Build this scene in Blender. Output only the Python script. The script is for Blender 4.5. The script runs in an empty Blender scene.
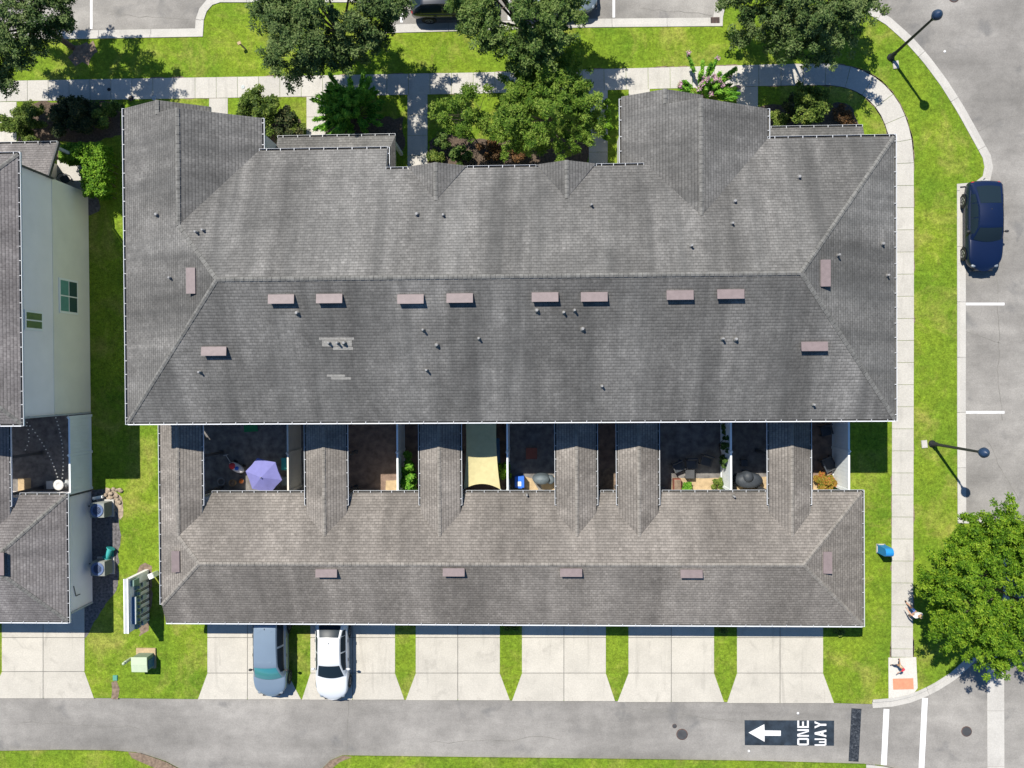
import bpy, bmesh, math, random
import numpy as np
from mathutils import Vector, Matrix
R_ = math.radians
random.seed(7); rng = np.random.default_rng(7)
S = bpy.context.scene
COL = S.collection
# ------------------------------------------------------------------ camera
F, H = 804.0, 45.2
def cam_rot(nx, ny, yaw):
    n = Vector(((nx-512)/F, -(ny-384)/F, -1)).normalized()
    q = n.rotation_difference(Vector((0, 0, -1)))
    return Matrix.Rotation(yaw, 3, 'Z') @ q.to_matrix()
RC = cam_rot(541.755, 376.27, -0.006547)
cd = bpy.data.cameras.new('camera'); cam = bpy.data.objects.new('camera', cd); COL.objects.link(cam)
cam.matrix_world = Matrix.Translation((0, 0, H)) @ RC.to_4x4()
cd.sensor_width = 36; cd.lens = F*36/1024; cd.clip_end = 1000; cd.clip_start = .5
S.camera = cam
# ------------------------------------------------------------------ light
SUN = Vector((-.35, .51, 1)).normalized()
w = bpy.data.worlds.new('World'); S.world = w; w.use_nodes = True
nt = w.node_tree; bg = nt.nodes['Background']
sky = nt.nodes.new('ShaderNodeTexSky'); sky.sky_type = 'NISHITA'; sky.sun_disc = False
sky.sun_elevation = math.asin(SUN.z); sky.sun_rotation = math.atan2(SUN.x, SUN.y)
sky.dust_density = .2; sky.ozone_density = 3.0
tn = nt.nodes.new('ShaderNodeMix'); tn.data_type = 'RGBA'; tn.blend_type = 'MULTIPLY'; tn.inputs[0].default_value = 1; tn.inputs[7].default_value = (.72, .98, 1.22, 1)
nt.links.new(sky.outputs[0], tn.inputs[6]); nt.links.new(tn.outputs[2], bg.inputs[0]); bg.inputs[1].default_value = .072
sd = bpy.data.lights.new('sun', 'SUN'); sd.energy = 5.0; sd.angle = R_(.5); sd.color = (1, .945, .85)
so = bpy.data.objects.new('sun', sd); COL.objects.link(so); so.rotation_euler = (-SUN).to_track_quat('-Z', 'Y').to_euler()
so.location = (0, 0, 60)
S.view_settings.view_transform = 'Standard'; S.view_settings.look = 'None'
S.view_settings.exposure = .58; S.view_settings.gamma = 1; S.view_settings.use_curve_mapping = False

def G(px, py, h=0.0):
    d = RC @ Vector(((px-512)/F, -(py-384)/F, -1)); s = (h-H)/d.z
    return Vector((d.x*s, d.y*s, h))
def GL(pts, h=0.0): return [G(x, y, h) for x, y in pts]

# ------------------------------------------------------------------ materials
class NT:
    def __init__(s, name):
        s.m = bpy.data.materials.new(name); s.m.use_nodes = True
        s.t = s.m.node_tree; s.b = s.t.nodes['Principled BSDF']; s.out = s.t.nodes['Material Output']
    def n(s, typ, **kw):
        x = s.t.nodes.new(typ)
        for k, v in kw.items():
            if k.startswith('i_'):
                key = k[2:]; key = int(key) if key.isdigit() else key.replace('_', ' ')
                x.inputs[key].default_value = v
            else: setattr(x, k, v)
        return x
    def l(s, a, b): s.t.links.new(a, b)
    def noise(s, scale, detail=4, rough=.6, vec=None, dist=0):
        x = s.n('ShaderNodeTexNoise'); x.inputs['Scale'].default_value = scale; x.inputs['Detail'].default_value = detail
        x.inputs['Roughness'].default_value = rough; x.inputs['Distortion'].default_value = dist
        if vec: s.l(vec, x.inputs['Vector'])
        return x.outputs['Fac']
    def ramp(s, fac, stops):
        x = s.n('ShaderNodeValToRGB'); e = x.color_ramp.elements
        while len(e) < len(stops): e.new(.5)
        for k, (p, c) in enumerate(stops): e[k].position = p; e[k].color = (*c, 1) if len(c) == 3 else c
        s.l(fac, x.inputs[0]); return x.outputs[0]
    def mix(s, fac, a, b, typ='MIX'):
        x = s.n('ShaderNodeMix', data_type='RGBA', blend_type=typ)
        for v, i in ((fac, 0), (a, 6), (b, 7)):
            if hasattr(v, 'is_linked'): s.l(v, x.inputs[i])
            else: x.inputs[i].default_value = v if i == 0 else (*v, 1)
        return x.outputs[2]
    def mapv(s, vec, sc):
        x = s.n('ShaderNodeMapping'); x.inputs['Scale'].default_value = sc; s.l(vec, x.inputs[0]); return x.outputs[0]
    def pos(s): return s.n('ShaderNodeNewGeometry').outputs['Position']
    def bump(s, h, st, d=.02):
        x = s.n('ShaderNodeBump'); x.inputs['Strength'].default_value = st; x.inputs['Distance'].default_value = d
        s.l(h, x.inputs['Height']); s.l(x.outputs[0], s.b.inputs['Normal'])
    def fin(s, col, rough=.9, spec=.3):
        if hasattr(col, 'is_linked'): s.l(col, s.b.inputs['Base Color'])
        else: s.b.inputs['Base Color'].default_value = (*col, 1)
        s.b.inputs['Roughness'].default_value = rough; s.b.inputs['Specular IOR Level'].default_value = spec
        return s.m
def g(v): return (v, v, v)
def plain(name, c, rough=.6, var=.12, scale=3.0, metal=0, spec=.4, coat=0):
    k = NT(name); f = k.noise(scale, 5, .6, k.pos())
    lo = tuple(x*(1-var) for x in c); hi = tuple(min(1, x*(1+var)) for x in c)
    m = k.fin(k.ramp(f, [(.3, lo), (.7, hi)]), rough, spec); k.b.inputs['Metallic'].default_value = metal
    if coat: k.b.inputs['Coat Weight'].default_value = coat; k.b.inputs['Coat Roughness'].default_value = .06
    return m
def shingle(name, c1, c2, stain, amt):
    k = NT(name); uv = k.n('ShaderNodeUVMap').outputs[0]
    b = k.n('ShaderNodeTexBrick', offset=.5, offset_frequency=2, squash=1)
    k.l(uv, b.inputs['Vector']); b.inputs['Scale'].default_value = 1
    b.inputs['Brick Width'].default_value = .21; b.inputs['Row Height'].default_value = .15
    b.inputs['Mortar Size'].default_value = .013; b.inputs['Mortar Smooth'].default_value = .9; b.inputs['Bias'].default_value = 0
    b.inputs['Color1'].default_value = (*c1, 1); b.inputs['Color2'].default_value = (*c2, 1)
    b.inputs['Mortar'].default_value = (*[x*.62 for x in c1], 1)
    p = k.pos()
    # granule loss, dirt blotches and run-down streaks along the fall of the slope
    streak = k.noise(1.0, 5, .65, k.mapv(uv, (.75, .05, 1)))
    blot = k.noise(.32, 6, .62, p)
    fine = k.noise(9, 3, .7, p)
    mid = k.noise(1.7, 4, .6, p, .4)
    col = k.mix(k.ramp(streak, [(.36, g(0)), (.64, g(amt))]), b.outputs['Color'], stain)
    col = k.mix(k.ramp(blot, [(.38, g(amt*.55)), (.60, g(0))]), col, tuple(x*.8 for x in stain))
    wash = k.noise(1.0, 4, .55, k.mapv(uv, (.38, .035, 1)), .3)
    col = k.mix(1, col, k.ramp(wash, [(.36, g(.80)), (.50, g(1.0)), (.68, g(1.32))]), 'MULTIPLY')
    col = k.mix(.7, col, k.ramp(mid, [(.3, g(.82)), (.7, g(1.18))]), 'MULTIPLY')
    col = k.mix(.9, col, k.ramp(fine, [(.25, g(.72)), (.75, g(1.26))]), 'MULTIPLY')
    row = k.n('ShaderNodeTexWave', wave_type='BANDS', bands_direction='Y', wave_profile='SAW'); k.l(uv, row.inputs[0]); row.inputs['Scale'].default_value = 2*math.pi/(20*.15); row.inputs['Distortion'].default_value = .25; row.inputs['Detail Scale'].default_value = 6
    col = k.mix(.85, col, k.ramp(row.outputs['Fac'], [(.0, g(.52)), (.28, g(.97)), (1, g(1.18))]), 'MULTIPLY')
    k.bump(b.outputs['Fac'], .35, -.02)
    return k.fin(col, .95, .15)
def concrete(name, base, dirt=.5):
    k = NT(name); p = k.pos()
    a = k.n('ShaderNodeVertexColor', layer_name='tint').outputs[0]
    f = k.noise(.8, 6, .65, p); f2 = k.noise(14, 4, .7, p); f3 = k.noise(.25, 3, .5, p)
    st = k.noise(1, 5, .6, k.mapv(p, (2.2, .28, 1)), .5)
    col = k.ramp(f, [(.28, tuple(x*.86 for x in base)), (.62, base)])
    col = k.mix(k.ramp(st, [(.56, g(0)), (.76, g(dirt))]), col, tuple(x*.6 for x in base))
    sp = k.noise(.9, 4, .6, p, .8)
    col = k.mix(k.ramp(sp, [(.60, g(0)), (.72, g(dirt*.8))]), col, tuple(x*.62 for x in base))
    col = k.mix(.8, col, k.ramp(f2, [(.3, g(.84)), (.7, g(1.12))]), 'MULTIPLY')
    col = k.mix(1, col, a, 'MULTIPLY')
    k.bump(f2, .15, .01)
    return k.fin(col, .9, .25)
def asphalt(name, base=.19):
    k = NT(name); p = k.pos()
    big = k.noise(.16, 6, .62, p, .4); st = k.noise(1, 5, .6, k.mapv(p, (.10, .55, 1)), .3)
    mid = k.noise(1.3, 5, .6, p); fine = k.noise(16, 3, .8, p); dk = k.noise(.55, 3, .5, p, .6)
    b = (base*1.05, base, base*.925)
    col = k.ramp(big, [(.3, tuple(x*.74 for x in b)), (.68, tuple(x*1.16 for x in b))])
    col = k.mix(.7, col, k.ramp(st, [(.35, g(.72)), (.65, g(1.15))]), 'MULTIPLY')
    col = k.mix(k.ramp(dk, [(.60, g(0)), (.72, g(.55))]), col, g(base*.5))
    col = k.mix(.8, col, k.ramp(mid, [(.3, g(.85)), (.7, g(1.1))]), 'MULTIPLY')
    col = k.mix(1, col, k.ramp(fine, [(.25, g(.8)), (.75, g(1.2))]), 'MULTIPLY')
    k.bump(fine, .3, .012)
    return k.fin(col, .92, .25)
def grass(name, a, b, dry, dryness=.45):
    k = NT(name); p = k.pos()
    big = k.noise(.33, 5, .6, p); mid = k.noise(2.1, 5, .7, p, .3); fine = k.noise(11, 4, .8, p); dr = k.noise(.42, 6, .68, p, .6)
    bl = k.noise(30, 2, .8, p)
    col = k.ramp(big, [(.3, a), (.7, b)])
    col = k.mix(k.ramp(dr, [(.50, g(0)), (.72, g(dryness))]), col, dry)
    md2 = k.noise(5.2, 3, .7, p)
    col = k.mix(1, col, k.ramp(mid, [(.25, g(.62)), (.75, g(1.28))]), 'MULTIPLY')
    col = k.mix(1, col, k.ramp(md2, [(.28, g(.66)), (.72, g(1.3))]), 'MULTIPLY')
    col = k.mix(1, col, k.ramp(fine, [(.25, g(.48)), (.75, g(1.46))]), 'MULTIPLY')
    k.bump(k.mix(.5, fine, bl), .9, .05)
    return k.fin(col, .95, .12)
def leafmat(name, dark, mid, bright, trans=.3):
    k = NT(name); a = k.n('ShaderNodeVertexColor', layer_name='tint')
    col = k.ramp(a.outputs[0], [(.0, dark), (.5, mid), (1, bright)])
    k.fin(col, .6, .18)
    tr = k.n('ShaderNodeBsdfTranslucent'); k.l(col, tr.inputs[0])
    mx = k.n('ShaderNodeMixShader'); mx.inputs[0].default_value = trans
    k.l(k.b.outputs[0], mx.inputs[1]); k.l(tr.outputs[0], mx.inputs[2]); k.l(mx.outputs[0], k.out.inputs[0])
    return k.m
def glass(name, c, rough=.08):
    k = NT(name); return k.fin(c, rough, .06 if rough > .2 else .8)
M = {}
M['shingle_main'] = shingle('shingle_main', (.152,.147,.139), (.207,.200,.189), (.080,.079,.076), .85)
M['shingle_garage'] = shingle('shingle_garage', (.183,.166,.148), (.248,.226,.202), (.108,.099,.090), .6)
M['shingle_far'] = shingle('shingle_far', (.150,.138,.134), (.205,.191,.184), (.095,.09,.09), .45)
M['cap_main'] = plain('cap_main', (.148,.145,.136), .95, .35, 4, spec=.1)
M['cap_garage'] = plain('cap_garage', (.205,.190,.170), .95, .3, 4, spec=.1)
M['shingle_new'] = plain('shingle_new', (.26,.25,.23), .95, .25, 9, spec=.1)
M['gutter'] = plain('gutter', (.60,.62,.64), .45, .06, 2)
M['strap'] = plain('strap', (.40,.41,.42), .5, .3, 3)
M['debris'] = plain('debris', (.062,.060,.055), .95, .4, 8)
M['stucco_lo'] = plain('stucco_lo', (.74,.71,.62), .9, .05, .6, spec=.2)
M['stucco_up'] = plain('stucco_up', (.83,.79,.79), .9, .05, .6, spec=.2)
M['stucco_white'] = plain('stucco_white', (.64,.64,.60), .9, .06, 1, spec=.2)
M['white'] = plain('white', (.78,.79,.78), .5, .04, 2)
M['vinyl'] = plain('vinyl', (.76,.80,.80), .5, .05, 1.5)
M['beige_vinyl'] = plain('beige_vinyl', (.56,.53,.46), .6, .08, 1.5)
M['trim_dark'] = plain('trim_dark', (.05,.052,.055), .6, .2)
M['trim_grey'] = plain('trim_grey', (.36,.38,.39), .6, .1)
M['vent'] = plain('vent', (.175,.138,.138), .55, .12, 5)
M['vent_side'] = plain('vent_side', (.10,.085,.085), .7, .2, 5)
M['pvc'] = plain('pvc', (.22,.22,.22), .6, .2, 6)
M['black'] = plain('black', (.012,.012,.013), .7, .2)
M['concrete'] = concrete('concrete', (.45,.424,.37), .6)
M['walk'] = concrete('walk', (.43,.412,.375), .45)
M['kerb'] = concrete('kerb', (.43,.415,.385), .35)
M['joint'] = plain('joint', (.15,.145,.13), .95, .3)
M['asphalt'] = asphalt('asphalt', .225)
M['grass'] = grass('grass', (.100,.182,.014), (.182,.252,.020), (.33,.285,.08), .6)
M['grass_far'] = grass('grass_far', (.090,.165,.016), (.165,.232,.022), (.31,.27,.08), .55)
M['mulch'] = plain('mulch', (.085,.062,.045), .98, .6, 9)
M['gravel'] = plain('gravel', (.105,.098,.10), .98, .6, 7)
M['rock'] = plain('rock', (.27,.215,.16), .95, .5, 6)
M['soil'] = plain('soil', (.17,.125,.09), .98, .45, 5)
M['dark_paver'] = plain('dark_paver', (.14,.132,.125), .95, .45, 2.5)
M['brown_paver'] = plain('brown_paver', (.18,.125,.095), .95, .4, 2.5)
M['tan_paver'] = plain('tan_paver', (.36,.27,.16), .95, .2, 4)
_k = NT('paint'); _p = _k.pos(); M['paint'] = _k.fin(_k.mix(_k.ramp(_k.noise(3.2, 6, .75, _p), [(.60, g(0)), (.70, g(.55))]), _k.ramp(_k.noise(1.2, 4, .6, _p), [(.3, g(.54)), (.7, g(.66))]), g(.28)), .75, .3)
M['paint_old'] = plain('paint_old', (.46,.46,.45), .8, .14, 1.2)
M['sign_black'] = plain('sign_black', (.022,.032,.045), .85, .45, 2.2, spec=.2)
M['tar'] = NT('tar'); _k = M['tar']
M['tar'] = _k.fin(_k.ramp(_k.noise(7, 5, .8, _k.pos(), 1), [(.45, (.014,.018,.025)), (.62, (.06,.068,.08)), (.8, (.25,.25,.25))]), .9, .2)
M['brick_pad'] = plain('brick_pad', (.50,.22,.13), .9, .1, 6)
M['rust'] = plain('rust', (.085,.05,.042), .85, .35, 8)
M['bark'] = plain('bark', (.09,.07,.055), .95, .35, 6)
M['oak'] = leafmat('oak', (.022,.046,.014), (.068,.122,.030), (.170,.225,.075))
M['oak2'] = leafmat('oak2', (.024,.056,.012), (.076,.142,.026), (.19,.255,.07))
M['lime'] = leafmat('lime', (.030,.085,.005), (.115,.235,.012), (.27,.39,.030), .38)
M['light'] = leafmat('light', (.034,.085,.010), (.120,.220,.022), (.26,.35,.06), .38)
M['vivid'] = leafmat('vivid', (.022,.10,.010), (.105,.29,.022), (.25,.47,.055), .35)
M['olive'] = leafmat('olive', (.030,.060,.010), (.100,.160,.024), (.22,.27,.055), .3)
M['hedge'] = leafmat('hedge', (.030,.085,.006), (.100,.23,.012), (.22,.37,.03), .3)
M['redleaf'] = leafmat('redleaf', (.05,.03,.015), (.12,.07,.03), (.24,.12,.05), .3)
M['pinkflower'] = leafmat('pinkflower', (.35,.16,.26), (.55,.30,.42), (.72,.50,.60), .3)
M['croton'] = leafmat('croton', (.10,.12,.015), (.28,.22,.03), (.45,.14,.05), .3)
M['darkleaf'] = leafmat('darkleaf', (.014,.030,.012), (.045,.066,.020), (.12,.11,.045), .25)
M['tyre'] = plain('tyre', (.018,.018,.019), .9, .2)
M['rim'] = plain('rim', (.32,.32,.33), .35, .1, metal=.8)
M['car_glass'] = glass('car_glass', (.012,.022,.032), .3)
M['teal_glass'] = glass('teal_glass', (.045,.24,.26), .06)
M['car_white'] = plain('car_white', (.56,.58,.60), .3, .02, 1, coat=.6)
M['car_silver'] = plain('car_silver', (.19,.25,.315), .32, .03, 1, metal=.25, coat=.6)
M['car_navy'] = plain('car_navy', (.003,.010,.040), .35, .05, 1, metal=.1, coat=.25)
M['car_black'] = plain('car_black', (.014,.018,.026), .25, .05, 1, coat=.8)
M['car_grey'] = plain('car_grey', (.16,.20,.23), .3, .05, 1, metal=.25, coat=.7)
M['plastic_dark'] = plain('plastic_dark', (.025,.026,.028), .6, .1)
M['lamp_red'] = plain('lamp_red', (.45,.02,.02), .25, .05)
M['lamp_clear'] = plain('lamp_clear', (.20,.23,.26), .15, .05)
M['pole'] = plain('pole', (.018,.020,.024), .5, .2)
M['pole_head'] = plain('pole_head', (.016,.035,.075), .4, .2)
M['skin'] = plain('skin', (.52,.30,.20), .6, .06)
M['skin2'] = plain('skin2', (.46,.25,.15), .6, .06)
M['hair'] = plain('hair', (.36,.26,.14), .8, .2)
M['hair_dark'] = plain('hair_dark', (.03,.022,.018), .8, .2)
M['cloth_blue'] = plain('cloth_blue', (.06,.12,.34), .85, .15, 9)
M['cloth_white'] = plain('cloth_white', (.72,.68,.70), .85, .08, 9)
M['cloth_red'] = plain('cloth_red', (.62,.035,.06), .85, .1, 9)
M['cloth_tan'] = plain('cloth_tan', (.50,.36,.24), .85, .1, 9)
M['cloth_dark'] = plain('cloth_dark', (.04,.045,.07), .85, .2, 9)
M['bluebox'] = plain('bluebox', (.015,.21,.52), .4, .05)
M['cooler'] = plain('cooler', (.02,.12,.55), .5, .06)
M['umbrella'] = plain('umbrella', (.165,.165,.38), .85, .08, 3)
M['sail'] = plain('sail', (.46,.41,.215), .9, .08, 4)
M['cover'] = plain('cover', (.10,.125,.14), .6, .15, 4)
M['cover_dark'] = plain('cover_dark', (.035,.042,.052), .6, .2, 4)
M['teal'] = plain('teal', (.03,.28,.27), .6, .1)
M['green'] = plain('green', (.015,.20,.07), .7, .1)
M['trans_green'] = plain('trans_green', (.40,.47,.33), .6, .06, 3)
M['trans_dark'] = plain('trans_dark', (.20,.26,.19), .6, .08, 3)
M['box_teal'] = plain('box_teal', (.08,.26,.19), .7, .1)
M['meter_grey'] = plain('meter_grey', (.36,.40,.40), .5, .1)
M['meter_green'] = plain('meter_green', (.14,.22,.19), .5, .1)
M['conduit_blue'] = plain('conduit_blue', (.05,.13,.24), .5, .1)
M['ac'] = plain('ac', (.20,.215,.20), .6, .1, 6)
M['ac_ring'] = plain('ac_ring', (.09,.13,.24), .5, .1)
M['wood'] = plain('wood', (.28,.19,.11), .85, .2, 6)
M['redbrown'] = plain('redbrown', (.19,.06,.04), .8, .15)
M['red'] = plain('red', (.55,.03,.04), .5, .1)
M['orange'] = plain('orange', (.62,.16,.03), .6, .1)
M['pane'] = glass('pane', (.035,.075,.075), .05)
M['blind'] = plain('blind', (.10,.26,.22), .7, .1)
M['bulb'] = plain('bulb', (.75,.73,.66), .4, .05)

# ------------------------------------------------------------------ mesh builder
ORG = {}
def tag(o, label=None, cat=None, group=None, kind=None):
    if label: o['label'] = label
    if cat: o['category'] = cat
    if group: o['group'] = group
    if kind: o['kind'] = kind
    return o
def thing(name, label, cat, loc=(0,0,0), rz=0, group=None):
    o = bpy.data.objects.new(name, None); COL.objects.link(o); o.location = loc; o.rotation_euler = (0, 0, rz)
    o.empty_display_size = .2; ORG[o.name] = Vector(loc) if rz == 0 else None
    return tag(o, label, cat, group)
class MB:
    def __init__(s): s.v = []; s.f = []; s.m = []; s.uv = []; s.t = []; s.sm = []
    def poly(s, pts, mat=0, uv=None, tint=1.0, sm=False):
        n = len(s.v); s.v += [tuple(p) for p in pts]; s.f.append(tuple(range(n, n+len(pts)))); s.m.append(mat)
        s.uv.append(uv); s.t.append(tint); s.sm.append(sm); return s
    def mesh(s, verts, faces, mat=0, tint=1.0, sm=False):
        n = len(s.v); s.v += [tuple(p) for p in verts]
        for f in faces: s.f.append(tuple(n+i for i in f)); s.m.append(mat); s.uv.append(None); s.t.append(tint); s.sm.append(sm)
        return s
    def box(s, c, d, rz=0, mat=0, tint=1.0, tilt=None, taper=1.0):
        x, y, z = d[0]/2, d[1]/2, d[2]/2
        r = Matrix.Rotation(rz, 3, 'Z')
        if tilt is not None: r = tilt
        P = [Vector(c) + r @ Vector((a*x*(taper if cc > 0 else 1), b*y*(taper if cc > 0 else 1), cc*z)) for a, b, cc in
             ((-1,-1,-1),(1,-1,-1),(1,1,-1),(-1,1,-1),(-1,-1,1),(1,-1,1),(1,1,1),(-1,1,1))]
        return s.mesh(P, [(3,2,1,0),(4,5,6,7),(0,1,5,4),(1,2,6,5),(2,3,7,6),(3,0,4,7)], mat, tint)
    def prism(s, p2, z0, z1, mat=0, tint=1.0, side=None):
        n = len(p2); a = sum(p2[i][0]*p2[(i+1)%n][1]-p2[(i+1)%n][0]*p2[i][1] for i in range(n))
        if a < 0: p2 = list(reversed(p2))
        V = [(p[0], p[1], z0) for p in p2]+[(p[0], p[1], z1) for p in p2]
        s.mesh(V, [tuple(range(n, 2*n))], mat, tint)
        s.mesh(V, [(i, (i+1)%n, n+(i+1)%n, n+i) for i in range(n)]+[tuple(reversed(range(n)))], mat if side is None else side, tint)
        return s
    def tube(s, p0, p1, r0, r1=None, n=10, mat=0, sm=True, cap=True):
        p0, p1 = Vector(p0), Vector(p1); r1 = r0 if r1 is None else r1
        q = (p1-p0).to_track_quat('Z', 'Y').to_matrix(); V = []
        for p, r in ((p0, r0), (p1, r1)):
            V += [p + q @ Vector((r*math.cos(2*math.pi*i/n), r*math.sin(2*math.pi*i/n), 0)) for i in range(n)]
        s.mesh(V, [(i, (i+1)%n, n+(i+1)%n, n+i) for i in range(n)], mat, 1, sm)
        if cap: s.mesh(V, [tuple(reversed(range(n))), tuple(range(n, 2*n))], mat)
        return s
    def lathe(s, prof, c=(0,0,0), n=20, mat=0, sm=True, sx=1, sy=1):
        V = []; c = Vector(c)
        for r, z in prof: V += [c+Vector((r*sx*math.cos(2*math.pi*i/n), r*sy*math.sin(2*math.pi*i/n), z)) for i in range(n)]
        F_ = [(j*n+i, j*n+(i+1)%n, (j+1)*n+(i+1)%n, (j+1)*n+i) for j in range(len(prof)-1) for i in range(n)]
        s.mesh(V, F_, mat, 1, sm)
        s.mesh(V, [tuple(reversed(range(n)))] if prof[0][0] > 1e-3 else [], mat)
        if prof[-1][0] > 1e-3: s.mesh(V, [tuple(range((len(prof)-1)*n, len(prof)*n))], mat)
        return s
    def build(s, name, mats, parent=None, local=False, bevel=0, weld=False, subsurf=0):
        if not isinstance(mats, (list, tuple)): mats = [mats]
        org = Vector((0,0,0))
        if parent is not None and not local: org = ORG.get(parent.name) or Vector((0,0,0))
        me = bpy.data.meshes.new(name)
        me.from_pydata([(x-org.x, y-org.y, z-org.z) for x, y, z in s.v], [], s.f)
        for m in mats: me.materials.append(M[m] if isinstance(m, str) else m)
        me.polygons.foreach_set('material_index', s.m); me.polygons.foreach_set('use_smooth', s.sm)
        if any(u is not None for u in s.uv):
            ul = me.uv_layers.new(name='UVMap')
            for p, u in zip(me.polygons, s.uv):
                if u is not None:
                    for li, q in zip(p.loop_indices, u): ul.data[li].uv = q
        ca = me.color_attributes.new('tint', 'FLOAT_COLOR', 'CORNER')
        arr = np.ones((len(me.loops), 4), np.float32); k = 0
        for f, t in zip(s.f, s.t):
            arr[k:k+len(f), :3] = t; k += len(f)
        ca.data.foreach_set('color', arr.ravel())
        o = bpy.data.objects.new(name, me); COL.objects.link(o)
        if weld or bevel:
            bm = bmesh.new(); bm.from_mesh(me); bmesh.ops.remove_doubles(bm, verts=bm.verts, dist=1e-4); bm.to_mesh(me); bm.free()
        if bevel:
            b = o.modifiers.new('bevel', 'BEVEL'); b.width = bevel; b.segments = 2; b.limit_method = 'ANGLE'
        if subsurf:
            b = o.modifiers.new('sub', 'SUBSURF'); b.levels = subsurf; b.render_levels = subsurf
        if parent is not None:
            o.parent = parent; ORG[o.name] = ORG.get(parent.name)
        return o
def struct(o, name=None): o['kind'] = 'structure'; return o
def children(o): return [c for c in bpy.data.objects if c.parent == o]
def copy_tree(o, parent=None):
    c = o.copy(); COL.objects.link(c)
    if parent is not None: c.parent = parent
    for ch in KIDS.get(o.name, children(o)): copy_tree(ch, c)
    return c
KIDS = {}

# ------------------------------------------------------------------ ground
def ribbon(mb, pts, width, z0, z1, panel=None, gap=.02, mat=0, jit=.05, closed=False, offset=0.0):
    """a strip along a polyline, cut into panels"""
    P = [Vector((p[0], p[1], 0)) for p in pts]
    # resample
    L = [0]
    for a, b in zip(P, P[1:]): L.append(L[-1]+(b-a).length)
    def at(s):
        s = min(max(s, 0), L[-1])
        for i in range(len(P)-1):
            if s <= L[i+1]+1e-9:
                t = (s-L[i])/max(L[i+1]-L[i], 1e-9); return P[i].lerp(P[i+1], t)
        return P[-1]
    def nrm(s):
        a, b = at(s-.25), at(s+.25); d = (b-a).normalized(); return Vector((-d.y, d.x, 0))
    panel = panel or L[-1]
    s = 0
    while s < L[-1]-.05:
        e = min(s+panel, L[-1]); a0, a1 = s+gap/2, e-gap/2
        n = max(1, int((a1-a0)/.45)); t = 1+random.uniform(-jit, jit)
        ss = [a0+(a1-a0)*i/n for i in range(n+1)]
        V = []
        for q in ss:
            c, m = at(q), nrm(q)
            l, r = c+m*(width/2+offset), c+m*(-width/2+offset)
            V += [(l.x, l.y, z1), (r.x, r.y, z1), (l.x, l.y, z0), (r.x, r.y, z0)]
        Fs = []
        for i in range(n):
            k = 4*i; Fs += [(k+1, k+5, k+4, k), (k, k+4, k+6, k+2), (k+5, k+1, k+3, k+7)]
        k = 4*n; Fs += [(0, 2, 3, 1), (k, k+1, k+3, k+2)]
        mb.mesh(V, Fs, mat, t)
        s = e
    return mb
def flat(name, pts, z, mat, thick=0.0):
    mb = MB()
    if thick: mb.prism([(p.x, p.y) for p in pts], z-thick, z)
    else:
        if sum(pts[i].x*pts[(i+1)%len(pts)].y-pts[(i+1)%len(pts)].x*pts[i].y for i in range(len(pts))) < 0: pts = list(reversed(pts))
        mb.poly([(p.x, p.y, z) for p in pts])
    return mb.build(name, mat)

ZA = -.10
struct(MB().poly([(-200,-200,-.16),(200,-200,-.16),(200,200,-.16),(-200,200,-.16)]).build('ground', 'grass_far'))
struct(MB().poly([(-75,-45,ZA),(34,-45,ZA),(34,30,ZA),(-75,30,ZA)]).build('street', 'asphalt'))
edge_alley = [(-320,694.5),(0,697.5),(94,698),(200,699),(405,699.8),(511,700.3),(616,701),(725,702),(834,703),(872,704)]
edge_corner = [(872.5,699.5),(893,698),(912,693.5),(931,685),(950,673),(964,660.5),(977,646),(988,631),(1000,617),(1003,595),(1003,547),(999,534),(990,527),(975,523.5),(957.5,523)]
edge_right = [(957.5,523),(957,420),(957,300),(956.8,184)]
edge_curve = [(974,182.5),(982,178),(984.5,170),(983.5,160),(972,139),(957,112),(940,85),(922,61),(905,42),(886,25),(868,14)]
edge_top = [(850,2),(830,-7),(747,-7.5),(733,-4),(726,4),(723,14),(722.5,26.3),(590,27.5),(384,33.3),(383,16),(380,8),(372,2.5),(216,2.5),(208,8.5),(204,20),(203,36.8),(80,39),(-320,43)]
lawn_px = edge_alley+edge_corner+edge_right[1:]+edge_curve+edge_top
lawn = GL(lawn_px)
struct(flat('lawn', lawn, 0, 'grass', .2))
south = [(-320,752),(0,751.5),(60,750.5),(110,751),(135,753),(150,757),(165,762),(180,770),(190,790),(192,1000),(-320,1000)]
struct(flat('lawn', GL(south), 0, 'grass', .2))
south2 = [(318,1000),(318,790),(321,770),(330,761),(342,756),(450,757.5),(620,759.5),(760,761.5),(866,764.5),(882,766),(900,770),(925,788),(938,830),(938,1000)]
struct(flat('lawn', GL(south2), 0, 'grass', .2))
# worn soil collars where the alley verge has broken away
for pts in ([(128,752),(140,753),(152,757),(166,762),(181,770),(190,785),(182,785),(166,773),(150,766),(132,758)],
            [(321,770),(330,760.5),(343,755.5),(352,757),(340,762),(330,770),(326,790),(319,790)]):
    struct(flat('verge_soil', GL(pts), .006, 'soil'))
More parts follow.
